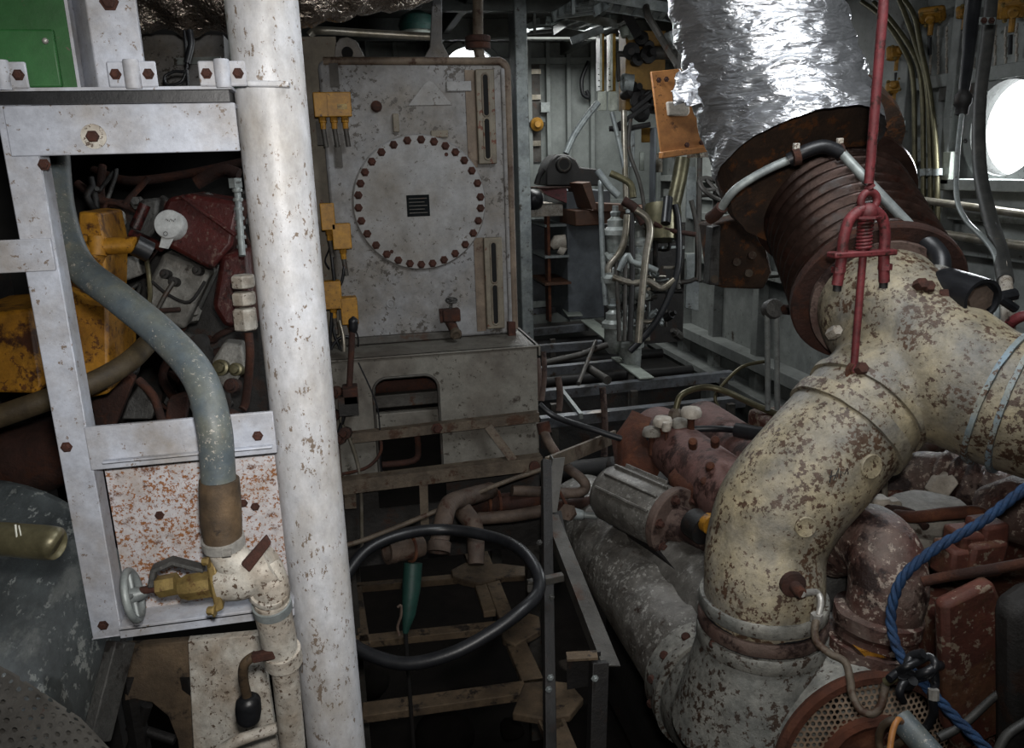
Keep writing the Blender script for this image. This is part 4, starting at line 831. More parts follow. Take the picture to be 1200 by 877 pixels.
M().tube(cat([V(845, 484, 3.4), V(838, 466, 3.4), V(848, 450, 3.4), V(870, 430, 3.4), V(896, 424, 3.4)], 6), .008, 8).out('thin_tube', 'tube_olive', label='thin pale tube curling behind the arched pipe', cat='tube', smooth=60)
t = thing('tube_pair', 'two bright vertical tubes under one head beside the rusted bellows', 'tube', V(905, 480, 2.6))
for x in (899, 910): M().tube([V(x, 366, 2.5), V(x+1, 480, 2.65)], .009, 12).out('tube', 'pale_steel', t)
M().lathe(V(906, 362, 2.5), FWD*-1, [(.03, -.03), (.033, 0), (.028, .02), (0, .022)], 14).out('head', 'cast_grey', t)
M().tube(cat([V(912, 362, 2.5), V(940, 364, 2.45), V(968, 358, 2.4)], 4), .016, 12).out('link_rod', 'rust_dark', t)
# ---------------------------------------------------------------- workbench and machine at the far left of the back wall
BD = 6.6
t = thing('work_bench', 'grey steel bench with shelves against the far wall', 'bench', V(690, 365, BD))
b0, b1 = V(664, 225, BD), V(716, 362, BD)
M().box((b0.x, b0.y, WZ-.05), (b1.x+.1, b0.y+.8, b0.z)).out('pedestal', 'grey_cabinet', t, bevel=.008)
a, c = V(604, 243, BD), V(664, 254, BD)
M().box((a.x, a.y, c.z), (c.x, a.y+.7, a.z+.01)).out('bench_top', 'fitting_white', t, bevel=.008)
M().box(V(674, 247, BD-.25), V(764, 256, BD+.4)).out('drawer_tray', 'wood', t, bevel=.008)
for x in (606, 640): 
    p = V(x, 255, BD); q = V(x, 362, BD)
M().box(V(605, 252, BD)-X*.02, Vec((V(612, 252, BD).x, a.y+.03, WZ-.05))).out('leg', 'pale_steel', t)
M().box(V(641, 254, BD), Vec((V(644.5, 254, BD).x, a.y+.03, WZ-.05))).out('leg', 'rust_bright', t)
for yy, m_ in ((264, 'pale_steel'), (301, 'pale_steel'), (333, 'wood')):
    p = V(636, yy, BD); M().box((V(640, yy, BD).x, p.y+.03, p.z-.02), (b0.x, p.y+.6, p.z)).out('shelf', m_, t)
M().box(V(605, 258, BD+.75), Vec((b0.x, V(605, 258, BD+.75).y+.02, WZ))).out('back_panel', 'grey_cabinet', t)
M().tube([V(646, 290, BD+.1), V(652, 284, BD+.1), V(663, 283, BD+.1)], [.03, .06, .06], 14).tube([V(655, 292, BD+.1), V(662, 296, BD+.1)], .04, 10).out('small_pump', 'cap_white', label='small pale pump on the bench shelf', cat='pump')
t = thing('bench_machine', 'black machine with a round pierced housing on the bench top', 'machine', V(668, 218, BD))
b = slab([(640, 218), (640, 200), (645, 188), (653, 181), (665, 181), (675, 187), (680, 196), (700, 198), (704, 218)], BD, .3).out('housing', 'black_metal', t, bevel=.012)
M().lathe(V(660, 193, BD-.02), -Y, [(.07, 0), (.07, .02), (.06, .03)], 20).out('boss', 'black_metal', t); M().torus(V(661, 193, BD-.04), -Y, .05, .012, 20, 8).out('ring', 'dull_steel', t)
M().box(V(630, 222, BD-.05), V(668, 217, BD+.3)).out('bed', 'rust_scale', t, bevel=.005)
slab([(634, 222), (664, 219), (664, 238), (640, 228)], BD, .1).out('bed_plate', 'red_paint', t)
M().tube(cat([V(629, 216, BD), V(632, 206, BD), V(637, 199, BD)], 4), .025, 10).out('handle', 'black_metal', t)
M().tube([V(672, 250, BD-.1), V(690, 232, BD-.1)], .02, 8)
M().ball(V(625, 234, BD-.05), .085, 16, 1).out('black_ball', 'black_rubber', label='black ball at the left end of the bench top', cat='ball', jit=.012, jsc=18)
t = thing('drawer_box', 'open wooden tray standing on edge on the bench', 'box', V(710, 246, BD-.3))
slab([(682, 215), (692, 213), (700, 246), (694, 246)], BD-.35, .5).out('side_board', 'wood', t, bevel=.004)
slab([(700, 238), (740, 240), (740, 248), (700, 248)], BD-.3, .3).out('bottom_board', 'wood', t, bevel=.004)
# gauge boards and yellow panel
GD = 5.6
for x0, x1, lab in ((700, 710.5, 'left narrow yellow level gauge with a pale glass foot'), (712.5, 724, 'right narrow yellow level gauge with a pale glass foot')):
    t = thing('level_gauge', lab, 'gauge', V((x0+x1)/2, 131, GD))
    a, c = V(x0, 41, GD), V(x1, 108, GD)
    M().box(a, c+Y*.04).out('scale_board', 'gauge_yellow', t, bevel=.006)
    m = M().box(V(x0+1, 42, GD-.03), V(x0+3, 106, GD-.02)).out('scale_strip', 'gauge_glass', t)
    for k in range(9): M().box(V(x0+.8, 45+k*7, GD-.035), V(x0+3.4, 46+k*7, GD-.03)).out('tick', 'ink', m)
    M().box(V(x0+.5, 107, GD-.02), V(x1-.3, 130, GD+.04)).out('glass_foot', 'gauge_glass', t, bevel=.015)
t = thing('ochre_board', 'ochre back board carrying black valves behind the gauges', 'panel', V(752, 128, GD))
M().box(V(725, 40, GD+.05), V(779, 128, GD+.09)).out('board', 'ochre_panel', t, bevel=.006)
for x, y, s in ((740, 60, .06), (752, 48, .05), (757, 66, .06), (744, 72, .045), (758, 52, .04), (738, 108, .06), (748, 118, .07), (757, 112, .05), (762, 124, .05), (752, 132, .06)):
    vb = M().lathe(V(x, y, GD-.05), (random.uniform(-.5, .5), -1, random.uniform(-.5, .5)), [(s*.5, -.08), (s*.7, 0), (s, .02), (s, .05), (s*.4, .06), (s*.4, .12)], 10).out('valve', 'black_metal', t)
for x in (729, 740): M().tube([V(733, 96, GD-.1), V(748, 96, GD-.1)], .05, 14)
M().tube([V(731, 97, GD-.1), V(742, 98, GD-.1)], [.06, .06], 16).torus(V(731, 97, GD-.1), X, .05, .012, 20, 8).out('filter_head', 'pale_steel', t)
M().tube([V(724, 63, GD-.05), V(745, 64, GD-.05)], .02, 8).tube([V(724, 62, GD-.05), V(725, 95, GD-.05)], .015, 8).tube([V(760, 62, GD-.05), V(800, 62, GD-.05)], .045, 10).out('pipework', 'dull_steel', t)
for c in ([(717, 152), (735, 140), (760, 122)], [(714, 151), (740, 150), (762, 146)], [(740, 130), (755, 118), (766, 108)]):
    M().tube([V(x, y, GD-.2) for x, y in c], .018, 8).out('lever', 'black_metal', t)
OD = 4.2
t = thing('orange_plate', 'orange painted steel plate with a pale rectangular pad, half covered by the foil duct', 'plate', V(800, 185, OD))
slab([(763, 84), (800, 80), (832, 92), (842, 175), (776, 186)], OD, .02).out('plate', 'orange_panel', t, bevel=.003)
slab([(776, 178), (842, 170), (842, 176), (776, 186)], OD-.03, .05).out('lower_lip', 'orange_panel', t, bevel=.004)
slab([(782, 119), (808, 118), (809, 132), (806, 136), (784, 136)], OD-.03, .03).out('pad', 'cap_white', t, bevel=.008)
for x, y in ((772, 94), (805, 170), (822, 167), (781, 93)): M().bolt(V(x, y, OD-.005), -Y, .01, .012).out('bolt', 'rust_bolt', t)
M().box(V(820, 178, OD), V(845, 184, OD+.2)).out('angle_stub', 'cream_paint', t)
M().bar(V(797, 84, OD+.02), V(800, -40, OD+.1), .03, .03).out('hanger', 'dull_steel', t)
# lines hanging below the panel
for c, r, m_, lab in (([(663, 180), (672, 160), (685, 140), (701, 120)], .022, 'pale_steel', 'pale tube curving up from the bench to the level gauges'),
    ([(717, 132), (725, 165), (732, 200), (734, 230), (736, 250)], .016, 'pale_steel', 'thin pale line dropping from the gauges, leftmost of the hanging lines'),
    ([(731, 130), (732, 180), (734, 245)], .02, 'tube_steel', 'straight steel line beside the leftmost hanging line'),
    ([(739, 140), (737, 175), (750, 215), (756, 250)], .013, 'dull_steel', 'dark slack line between the gauges and the filters'),
    ([(800, 186), (796, 210), (788, 245)], .05, 'tube_olive', 'thick grey green pipe slanting below the orange plate'),
    ([(820, 185), (819, 260), (819, 330)], .018, 'dull_steel', 'dark vertical rod right of the grey green pipe'),
    ([(810, 235), (816, 265), (817, 320), (812, 328), (798, 331), (765, 334)], .016, 'dull_steel', 'dark pipe bending to the left at its foot near the hull frame'),
    ([(771, 250), (765, 262), (764, 280)], .02, 'black_rubber', 'short black hose end beside the pale canister')):
    M().tube(cat([V(x, y, 5.3) for x, y in c], 6), r, 10).out('hanging_line', m_, label=lab, cat='pipe', smooth=60)
for x, y0, y1, w, m_, lab in ((757, 150, 167, 10, 'ochre_panel', 'small ochre box hanging among the lines'), (752, 178, 200, 5, 'jar_white', 'narrow pale tag left of the lines below the small ochre box'), (772, 180, 202, 8, 'cream_paint', 'cream tag hanging right below the small ochre box'), (803, 184, 196, 7, 'ochre_panel', 'tiny ochre connector under the orange plate'), (740, 150, 196, 8, 'pale_steel', 'pale upright strip behind the hanging lines'), (765, 150, 240, 7, 'grey_cabinet', 'grey upright channel behind the hanging lines')):
    M().box(V(x-w/2, y0, 5.45), V(x+w/2, y1, 5.5)).out('hanging_tag' if w < 10 else 'ochre_box', m_, label=lab, cat='tag' if w < 9 else 'box', bevel=.006)
# filters and pipework in front of the bench
FD = 5.0
t = thing('filter_rack', 'tangle of pale filter bowls and steel pipes on a dark rack', 'filter rack', V(735, 410, FD))
M().box(V(708, 262, FD+.4), V(800, 400, FD+.5)).out('rack_plate', 'cast_dark', t)
for x, y in ((721, 256), (718, 312), (719, 365), (735, 372), (741, 388), (748, 268), (745, 300)):
    c = V(x, y, FD); f = M().lathe(c, -Z, [(.02, -.02), (.035, 0), (.05, .01), (.05, .05), (.075, .07), (.075, .1), (.06, .105), (.055, .24), (.03, .27), (0, .275)], 18).out('filter_bowl', 'filter_pale', t)
    M().lathe(c+Z*.018, Z, [(.03, 0), (.035, .02), (.02, .03), (.02, .06)], 8).out('cap_nut', 'pale_steel', f)
M().tube(cat([V(705, 214, FD), V(704, 218, FD), V(706, 290, FD), V(710, 358, FD)], 4), .018, 12).out('pipe', 'pale_steel', t, smooth=60)
M().tube(cat([V(745, 246, FD-.2), V(758, 256, FD-.2), (V(762, 272, FD-.2)), V(757, 300, FD-.2), V(752, 350, FD-.2), V(748, 402, FD-.2)], 6), .022, 14).out('pipe', 'tube_steel', t, smooth=60)
for c, r, m_ in (([(735, 252), (733, 275), (727, 295), (714, 312), (713, 320)], .022, 'tube_steel'), ([(725, 318), (735, 300), (742, 308), (756, 312), (770, 318)], .022, 'pale_steel'), ([(722, 300), (726, 400)], .014, 'dull_steel'), ([(733, 310), (732, 400)], .013, 'dull_steel'), ([(718, 325), (732, 330), (745, 332), (760, 330), (775, 338), (790, 328)], .022, 'tube_steel'), ([(791, 240), (795, 262), (795, 310), (785, 345), (770, 375), (752, 398), (738, 412)], .02, 'black_rubber'), ([(700, 200), (715, 220), (725, 230)], .022, 'pale_steel'), ([(715, 203), (738, 215), (742, 232)], .022, 'tube_olive'), ([(730, 235), (745, 245), (755, 262)], .03, 'rust_dark'), ([(766, 262), (785, 270), (815, 275)], .016, 'rust_dark'), ([(740, 250), (741, 320), (738, 400)], .018, 'black_metal')):
    M().tube(cat([V(x, y, FD-.1) for x, y in c], 5), r, 10).out('pipe', m_, t, smooth=60)
M().tube([V(776, 240, FD), V(776, 252, FD), V(776, 282, FD)], [.11, .12, .115], 18).out('canister', 'tube_olive', t)
M().tube([V(783, 232, FD-.1), V(780, 262, FD-.15)], .03, 10).out('hose_end', 'black_rubber', t)
M().box(V(737, 252, FD-.1), V(740, 282, FD)).out('bright_strip', 'jar_white', t)
rs = random.Random(5)
for i in range(24):
    x, y = rs.uniform(712, 790), rs.uniform(250, 370); c = [V(x, y, FD+.1)]
    for k in range(3):
        if rs.random() < .5: x += rs.uniform(-22, 22)
        else: y += rs.uniform(10, 34)
        c.append(V(min(max(x, 708), 800), min(y, 398), FD+.1+rs.uniform(-.1, .15)))
    M().tube(cat(c, 4), rs.choice((.008, .012, .016)), 8).out('pipe', rs.choice(('black_metal', 'dull_steel', 'pale_steel', 'black_rubber', 'tube_steel')), t, smooth=60)
for i in range(16):
    p = V(rs.uniform(715, 795), rs.uniform(258, 392), FD-.02); s_ = rs.uniform(.018, .036)
    M().lathe(p, Vec((rs.uniform(-1, 1), -.6, rs.uniform(-1, 1))), [(s_*.5, -s_*2), (s_*.6, -s_), (s_, -s_), (s_, s_), (s_*.6, s_), (s_*.5, s_*2.2)], 8).out('valve', rs.choice(('filter_pale', 'dull_steel', 'black_metal', 'pale_steel')), t)
t = thing('bilge_filler', 'low dark machinery casing added to darken the space under the far end of the walkway', 'filler', (1.9, 6.2, ZF))  # added block: its dark colour stands in for shade under the walkway
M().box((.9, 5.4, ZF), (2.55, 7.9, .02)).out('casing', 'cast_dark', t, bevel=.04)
for y in (5.5, 6.1, 6.8): M().tube([(.95, y, .05), (2.5, y, .05)], .04, 12).out('filler_pipe', 'black_metal', t)
M().tube([(.85, 4.6, -.3), (2.6, 4.6, -.3)], .07, 14).out('bilge_main', 'black_metal', label='dark pipe crossing low beneath the walkway bars', cat='pipe')
# rusty cable connector plate near the bellows
t = thing('junction_plate', 'dark rusted junction plate with a grey edge frame below the foil duct', 'panel', V(865, 345, 3.2))
slab([(836, 262), (890, 250), (905, 320), (895, 340), (845, 338)], 3.2, .15).out('plate', 'collar_rust', t, bevel=.01, jit=.006)
slab([(835, 266), (845, 264), (843, 335), (831, 334)], 3.16, .06).out('edge_frame', 'cast_grey', t, bevel=.004)
for x, y in ((876, 321), (880, 300), (862, 308), (836, 328)): M().lathe(V(x, y, 3.18), -FWD, [(.016, 0), (.016, .02), (.008, .021)], 12).out('bolt', 'rail_steel', t)
t = thing('wall_handwheel', 'dark cross-spoked handwheel on the hull left of the duct opening', 'handwheel', V(838, 228, 4.6))
h = M().torus(V(838, 222, 4.6), (.3, -.6, .8), .1, .014, 24, 8)
for k in range(4):
    a = k*math.pi/2; s_, u_, _ = frame(Vec((.3, -.6, .8))); h.tube([V(838, 222, 4.6), V(838, 222, 4.6)+(s_*math.cos(a)+u_*math.sin(a))*.1], .012, 6)
h.tube([V(838, 222, 4.6), V(838, 246, 4.6)], .014, 8).out('wheel', 'dull_steel', t)
for p0, p1, m_, lab in (((855, 178), (898, 246), 'pale_steel', 'pale blue sheet glimpsed between the frames left of the hull pipes'),): pass
pl_ = slab([(806, 195), (816, 196), (816, 258), (804, 256)], 5.6, .02).out('pale_locker', 'pale_steel', label='pale panel behind the grey green pipe', cat='panel', bevel=.004)
arm(pl_, V(812, 230, 5.61)); tl_ = slab([(805, 298), (820, 297), (819, 365), (803, 361)], 5.8, .02).out('teal_tag', 'pale_steel', label='light teal plate low on the hull frame right of the filters', cat='plate', bevel=.004)
arm(tl_, V(812, 330, 5.81))
# clip lamp on the back wall
p = PY(628, 146, YB-.06)
t = thing('alarm_button', 'round yellow fixture on a dark vertical strip of the far wall', 'fixture', p)
M().box(PY(622, 75, YB-.02), PY(634, 190, YB)).out('strip', 'dull_steel', t)
for yy in (84, 114, 168): M().box(PY(622, yy-3, YB-.05), PY(633, yy+3, YB-.02)).out('clip', 'tube_steel', t)
M().lathe(p, -Y, [(.05, -.04), (.065, 0), (.065, .05), (.04, .07), (.03, .09)], 20).out('body', 'knob_yellow', t)
M().box(p+Vec((-.09, -.02, -.02)), p+Vec((.09, .02, .02))).out('strap', 'black_metal', t)
M().box(PY(617, 36, YB-.06), PY(628, 40, YB)).out('notice_tag', 'dull_steel', label='small grey box high on the far wall', cat='box')
M().box(PY(634, 120, YB-.08), PY(642, 132, YB)).out('switch_box', 'pale_steel', label='small pale switch box right of the round yellow fixture', cat='switch')
M().tube(cat([PY(690, 72, YB-.1), PY(682, 92, YB-.1), PY(683, 110, YB-.1), PY(690, 114, YB-.1), PY(687, 106, YB-.1)], 5), .02, 8).out('hook_cable', 'black_rubber', label='black hook of cable on the far wall left of the gauges', cat='cable', smooth=60)
# cable trays under the deck head
def tray(a, c, n, lab, w=.28, h=.06):
    a, c = Vec(a), Vec(c); t = thing('cable_tray', lab, 'cable tray', (a+c)/2); sd = (c-a).cross(Z).normalized()*w
    for s_ in (0, 1): M().bar(a+sd*s_, c+sd*s_, .012, h).out('side_rail', 'pale_steel', t)
    for k in range(n): p = a+(c-a)*((k+.5)/n); M().bar(p-Z*.02, p+sd-Z*.02, .03, .012).out('rung', 'pale_steel', t)
    
    for e_ in (a, c): M().bar(e_+sd*.5, (e_+sd*.5)+Z*(ZC-e_.z), .02, .02).out('hanger', 'pale_steel', t)
tray(V(606, 40, 6.0), V(640, 20, 6.6), 4, 'pale cable tray stub by the bulkhead stanchion')
tray(V(648, 20, 5.0), V(690, -6, 5.4), 5, 'pale ladder tray angled up under the ceiling, left of the gauges')
tray(V(690, 4, 5.2), V(796, 22, 5.2), 7, 'pale ladder tray crossing the ceiling above the gauges')
tray(V(640, 24, 6.2), V(706, 36, 6.4), 5, 'far ladder tray just below the ceiling beams')
t = M().bar(V(669, 48, 5.6), V(707, 34, 5.6), .03, .05).out('strip_bracket', 'pale_steel', label='pale slanted bar hanging left of the level gauges', cat='bar', bevel=.004)
for x, y, lab in ((732, 35, 'left pale lamp glass above the ochre board'), (740, 37, 'right pale lamp glass above the ochre board')):
    M().tube([V(x, y-5, 5.5), V(x, y, 5.5), V(x+1, y+8, 5.5)], [.02, .045, .03], 14).out('lamp_glass', 'jar_white', label=lab, cat='lamp', smooth=60)
M().bar(V(734, 16, 5.3), V(748, 42, 5.3), .03, .06).out('black_bracket', 'black_metal', label='dark slanted bracket above the ochre board', cat='bracket')
pbx = slab([(785, 36), (794, 36), (799, 55), (788, 55)], 4.8, .1).out('pale_box', 'pale_steel', label='pale box beside the foil duct, right above the orange plate', cat='box', bevel=.006)
hang(pbx, V(790, 40, 4.85))
M().tube([V(757, 8, 4.85), V(760, 20, 4.8), V(775, 45, 4.8), V(795, 78, 4.6)], .022, 8).out('slant_rod', 'dull_steel', label='dark rod slanting down to the orange plate', cat='rod')
# ---------------------------------------------------------------- foil duct, rusted collar and bellows
bd = foil_tube([V(866, -150, 2.12), V(872, -60, 2.12), V(881, 0, 2.12), V(899, 70, 2.13), V(911, 108, 2.13), V(924, 148, 2.115), V(936, 184, 2.09)], [.21, .212, .214, .218, .219, .213, .22], n=20, seg=110, amp=.007, fr=17, rings=.003, rf=85)
t = thing('exhaust_duct', 'big silver foil wrapped duct coming down from the ceiling at upper right', 'duct', V(935, 175, 2.1))
bd.out('foil_wrap', 'foil', t, smooth=60)
# torn corner of foil on the left of the duct
b = M(); n = 14
for i in range(n):
    for j in range(n):
        u, v = i/(n-1), j/(n-1)
        p = V(792+22*u+10*v*u, 78+42*v, 1.93+.03*u)
        b.v.append(p+noise.noise_vector(Vec((u*4, v*4, 1)))*.02)
b.f = [(i*n+j, i*n+j+1, (i+1)*n+j+1, (i+1)*n+j) for i in range(n-1) for j in range(n-1)]
tr_ = b.out('torn_flap', 'foil', t, smooth=60); sm = tr_.modifiers.new('thick', 'SOLIDIFY'); sm.thickness = .003
A, B = V(976, 238, 2.26), V(1030, 352, 1.93); ax = (B-A).normalized(); Lb = (B-A).length
t = thing('bellows', 'dark rusty corrugated bellows joint between foil duct and cream duct', 'bellows', B)
cA = V(957, 200, 2.15); cx_ = (ax+Vec((.25, 0, -.1))).normalized()
M().lathe(cA-cx_*.1, cx_, [(.2, -.04), (.238, 0), (.248, .03), (.246, .08), (.24, .1), (.2, .1)], 64).out('collar', 'collar_rust', t, smooth=50, jit=.008, jsc=16)
pr_ = [(.15, -.01), (.222, -.01), (.225, 0), (.222, .014), (.19, .018)]
nr = 9; h0, h1 = .03, Lb-.03
for k in range(nr):
    for q in range(8):
        a = 2*math.pi*q/8; pr_.append((.187-.012*math.cos(a), h0+(h1-h0)*(k+q/8)/nr))
pr_ += [(.187, h1), (.15, h1+.001)]
M().lathe(A, ax, pr_, 72).out('corrugation', 'bellows', t, smooth=70)
fl = M().lathe(B-ax*.035, ax, [(.12, 0), (.2, 0), (.204, .004), (.204, .022), (.2, .026), (.12, .026)], 56).out('flange', 'rust_dark', t)
s_, u_, _ = frame(ax)
for k in range(14):
    a = 2*math.pi*k/14+.2; M().lathe(B+(s_*math.cos(a)+u_*math.sin(a))*.175-ax*.04, -ax, [(.022, -.004), (.022, .012), (.018, .016)], 6).out('bolt', 'rust_bolt', fl)
# ring main with clamps around the collar
t = thing('ring_pipe', 'thin pale pipe hooped over the rusty bellows collar, with clips', 'pipe', V(1085, 285, 1.9))
M().tube(cat([V(846, 243, 2.0), V(862, 222, 1.95), V(895, 201, 1.92), V(928, 186, 1.9)], 6), .0105, 14).out('tube', 'pale_steel', t, smooth=60)
M().tube(cat([V(985, 178, 1.88), V(1010, 205, 1.85), V(1045, 242, 1.84), V(1078, 276, 1.84)], 6), .0115, 14).out('tube', 'pale_steel', t, smooth=60)
M().tube(cat([V(924, 188, 1.9), V(945, 177, 1.885), V(966, 172, 1.88), V(986, 179, 1.88)], 6), .0165, 16).out('rubber_joint', 'black_rubber', t, smooth=60)
for x, y in ((933, 184), (984, 178)):
    c = M().tube([V(x-4, y+1, 1.886), V(x+4, y-1, 1.884)], .02, 16).out('clip', 'rust_dark', t)
    M().box(V(x, y-10, 1.88)-Vec((.007, .006, .012)), V(x, y-10, 1.88)+Vec((.007, .006, .012))).out('screw', 'fitting_white', c, bevel=.002)
M().tube([V(1076, 274, 1.84), V(1084, 283, 1.84)], .016, 12).out('nut', 'pale_steel', t)
M().tube(cat([V(1080, 279, 1.84), V(1094, 291, 1.82), V(1102, 303, 1.8), V(1103, 318, 1.79)], 6), .021, 18).out('elbow_hose', 'black_rubber', t, smooth=60)
M().tube([V(846, 243, 2.0), V(838, 252, 2.03), V(832, 256, 2.05)], .016, 12).out('end_fitting', 'rust_dark', t)
# ---------------------------------------------------------------- cream exhaust duct
t = thing('cream_duct', 'big flaking cream painted elbow duct at right', 'duct', (.83, 1.42, .6))
D0 = Vec((.826, 1.418, .63))
lower = cat([D0, Vec((.826, 1.418, .70)), V(897, 640, 1.75), V(916, 592, 1.74), V(955, 545, 1.74), V(1008, 484, 1.76), V(1062, 425, 1.8)], 8)
lr = catr([.127, .127, .128, .133, .134, .132, .13], 8)
b = M().tube(lower, lr, 56)
upper = cat([B+ax*.0, V(1042, 372, 1.86), V(1075, 405, 1.8), V(1115, 440, 1.72), V(1165, 466, 1.66), V(1225, 485, 1.6), V(1300, 505, 1.55), V(1480, 545, 1.5)], 8)
ur = catr([.145, .15, .15, .148, .14, .138, .138, .138], 8)
b.tube(upper, ur, 56)
d = b.out('duct_shell', 'cream_paint', t, smooth=0)
rm = d.modifiers.new('remesh', 'REMESH'); rm.mode = 'VOXEL'; rm.voxel_size = .008; rm.use_smooth_shade = True
sm = d.modifiers.new('smooth', 'SMOOTH'); sm.factor = .6; sm.iterations = 10
def ring_on(path, rad, i, w, extra, m_, nm, par, prof=None):
    c = path[i]; a = (path[min(i+1, len(path)-1)]-path[i-1]).normalized(); r = rad[i]
    return M().lathe(c-a*w/2, a, prof or [(r-.01, 0), (r+extra, .001), (r+extra*1.1, w*.5), (r+extra, w-.001), (r-.01, w)], 56).out(nm, m_, par, smooth=50, jit=.002, jsc=25)
ring_on(lower, lr, 38, .035, .008, 'cream_paint', 'weld_collar', t)
ring_on(lower, lr, 41, .02, .007, 'cream_paint', 'weld_collar', t)
ring_on(upper, ur, 33, .012, .008, 'cream_blue', 'band', t); ring_on(upper, ur, 36, .012, .008, 'cream_blue', 'band', t)
ring_on(upper, ur, 3, .022, .016, 'rust_scale', 'inlet_flange', t)
bpy.context.view_layer.update(); _dg = bpy.context.evaluated_depsgraph_get(); _ev = d.evaluated_get(_dg); _mi = d.matrix_world.inverted()
def surf(x, y, lift=0.):
    r = ray(x, y).normalized(); ok, p, n, _ = _ev.ray_cast(_mi @ CAM, r)
    return (d.matrix_world @ p)-r*lift if ok else V(x, y, 1.65)
def snorm(x, y):
    ok, p, n, _ = _ev.ray_cast(_mi @ CAM, ray(x, y).normalized()); return Vec(n) if ok else -FWD
def boss(x, y, d_, r, m_='cream_paint', nm='plug', h=.012):
    n_ = snorm(x, y); M().lathe(surf(x, y)-n_*.008, n_, [(r, 0), (r, .010), (r*.93, .0115), (r*.8, .0105), (0, .0105)], 28).out(nm, m_, t)
boss(1021, 547, 1.635, .026); boss(944, 618, 1.612, .022)
for x, y, d_ in ((1043, 504, 1.66), (1010, 432, 1.665), (1088, 336, 1.7), (1106, 346, 1.7), (980, 388, 1.76), (1080, 333, 1.7)):
    M().lathe(V(x, y, d_), (-.2, -1, .5), [(.014, -.03), (.014, .004), (.011, .01)], 6).out('bolt', 'rust_bolt' if x != 980 else 'fitting_white', t)
for c in ([(972, 566), (975, 552)], [(977, 563), (983, 549), (981, 560)], [(972, 559), (979, 557)], [(985, 560), (985, 552), (990, 556), (993, 549), (994, 556)]):
    m = M().tube([surf(x, y, .0005) for x, y in c], .0011, 5); m.out('scribbled_mark', 'ink', t)
# collar stack and the boss of the drain line
for z, h, r, m_ in ((.655, .03, .137, 'turbo_paint'), (.637, .012, .128, 'black_rubber'), (.612, .03, .138, 'rust_scale'), (.6, .01, .13, 'black_rubber'), (.572, .034, .14, 'turbo_paint')):
    M().lathe((.826, 1.418, z), Z, [(r-.012, 0), (r-.002, 0), (r, .004), (r, h-.004), (r-.002, h), (r-.012, h)], 56).out('clamp_ring', m_, t, jit=.0015, jsc=30)
# black end cap at the top of the duct
t2 = thing('blank_cap', 'black rubber cap with a torn brown end sticking out on top of the cream duct', 'cap', V(1110, 340, 1.75))
c0, c1 = V(1108, 338, 1.76), V(1152, 352, 1.66); ca = c1-c0
M().lathe(c0, ca, [(.03, -.03), (.043, -.01), (.046, 0), (.046, ca.length*.75), (.045, ca.length), (.038, ca.length), (.036, ca.length-.012), (0, ca.length-.012)], 32).out('cap', 'black_rubber', t2, smooth=40)
M().lathe(c1-ca.normalized()*.006, ca, [(.03, -.006), (.03, .002), (0, .003)], 7).out('torn_end', 'bilge_pipe', t2)
M().tube([V(1090, 345, 1.8), V(1098, 330, 1.79), V(1104, 314, 1.79)], [.05, .03, .021], 20).out('neck', 'turbo_paint', t2, smooth=60)
# ---------------------------------------------------------------- red spring hanger
HX, HY = 1.025, 1.45
def hp_(x, y, dy=0): return PY(x, y, HY-dy)
t = thing('spring_hanger', 'red iron rod hanger with a forked spring shackle in front of the bellows', 'hanger', hp_(1000, 455))
e = hp_(1018, 238); top = Vec((HX, HY, ZC))
M().tube([top, Vec((HX, HY, hp_(1020, 215).z))], .0095, 14).out('rod', 'red_paint', t)
b = M().torus(e+Z*.004, Y, .018, .008, 20, 10); b.tube([Vec((HX, HY, hp_(1020, 217).z)), e+Z*.03], [.0095, .011], 12); b.ball(e-Z*.018, .019, 14).out('eye', 'red_paint', t, smooth=60)
dx = .048
sh_ = [(-dx-.006, 332), (-dx, 300), (-dx+.002, 275), (-dx*.72, 255), (-.008, 244)]
b = M()
for s in (-1, 1):
    b.tube(cat([Vec((HX+s*-x, HY, hp_(1015, y).z)) for x, y in sh_], 5), .011, 14)
b.out('shackle', 'red_paint', t, smooth=60)
zc = hp_(1012, 297).z
M().box((HX-dx-.025, HY-.016, zc-.006), (HX+dx+.02, HY+.016, zc+.006)).out('crossbar', 'red_paint', t, bevel=.003)
b = M(); zt2 = hp_(1012, 256).z; N_ = 90
b.tube([Vec((HX+.013*math.cos(k*.62), HY+.013*math.sin(k*.62), zc+.008+(zt2-zc-.008)*k/N_)) for k in range(N_+1)], .0035, 8).out('spring', 'red_paint', t, smooth=60)
M().tube([Vec((HX, HY, hp_(1010, 440).z)), Vec((HX, HY, zt2+.02))], .0078, 12).out('pull_rod', 'red_paint', t)
M().lathe((HX, HY, zt2), Z, [(.03, 0), (.03, .004), (.014, .005), (.014, .016)], 6).out('nut', 'red_paint', t)
for s in (-1, 1):
    q = Vec((HX+s*(dx+.005), HY, hp_(1015, 330).z)); n_ = M().lathe(q+Z*.022, Z, [(.014, 0), (.014, .012)], 6).out('nut', 'red_paint', t)
    M().cyl(q, q-Z*.016, .0085, 12).out('stud_end', 'black_metal', n_)
zl = hp_(1000, 436).z
M().prism([Vec((HX+x, HY-.004, zl+z)) for x, z in ((-.016, .012), (-.01, .02), (.01, .02), (.016, .012), (.02, -.028), (-.02, -.028))], (0, .008, 0)).torus((HX, HY-.004, zl+.008), Y, .01, .003, 16, 8).out('lug', 'rust_bright', t, bevel=.001)
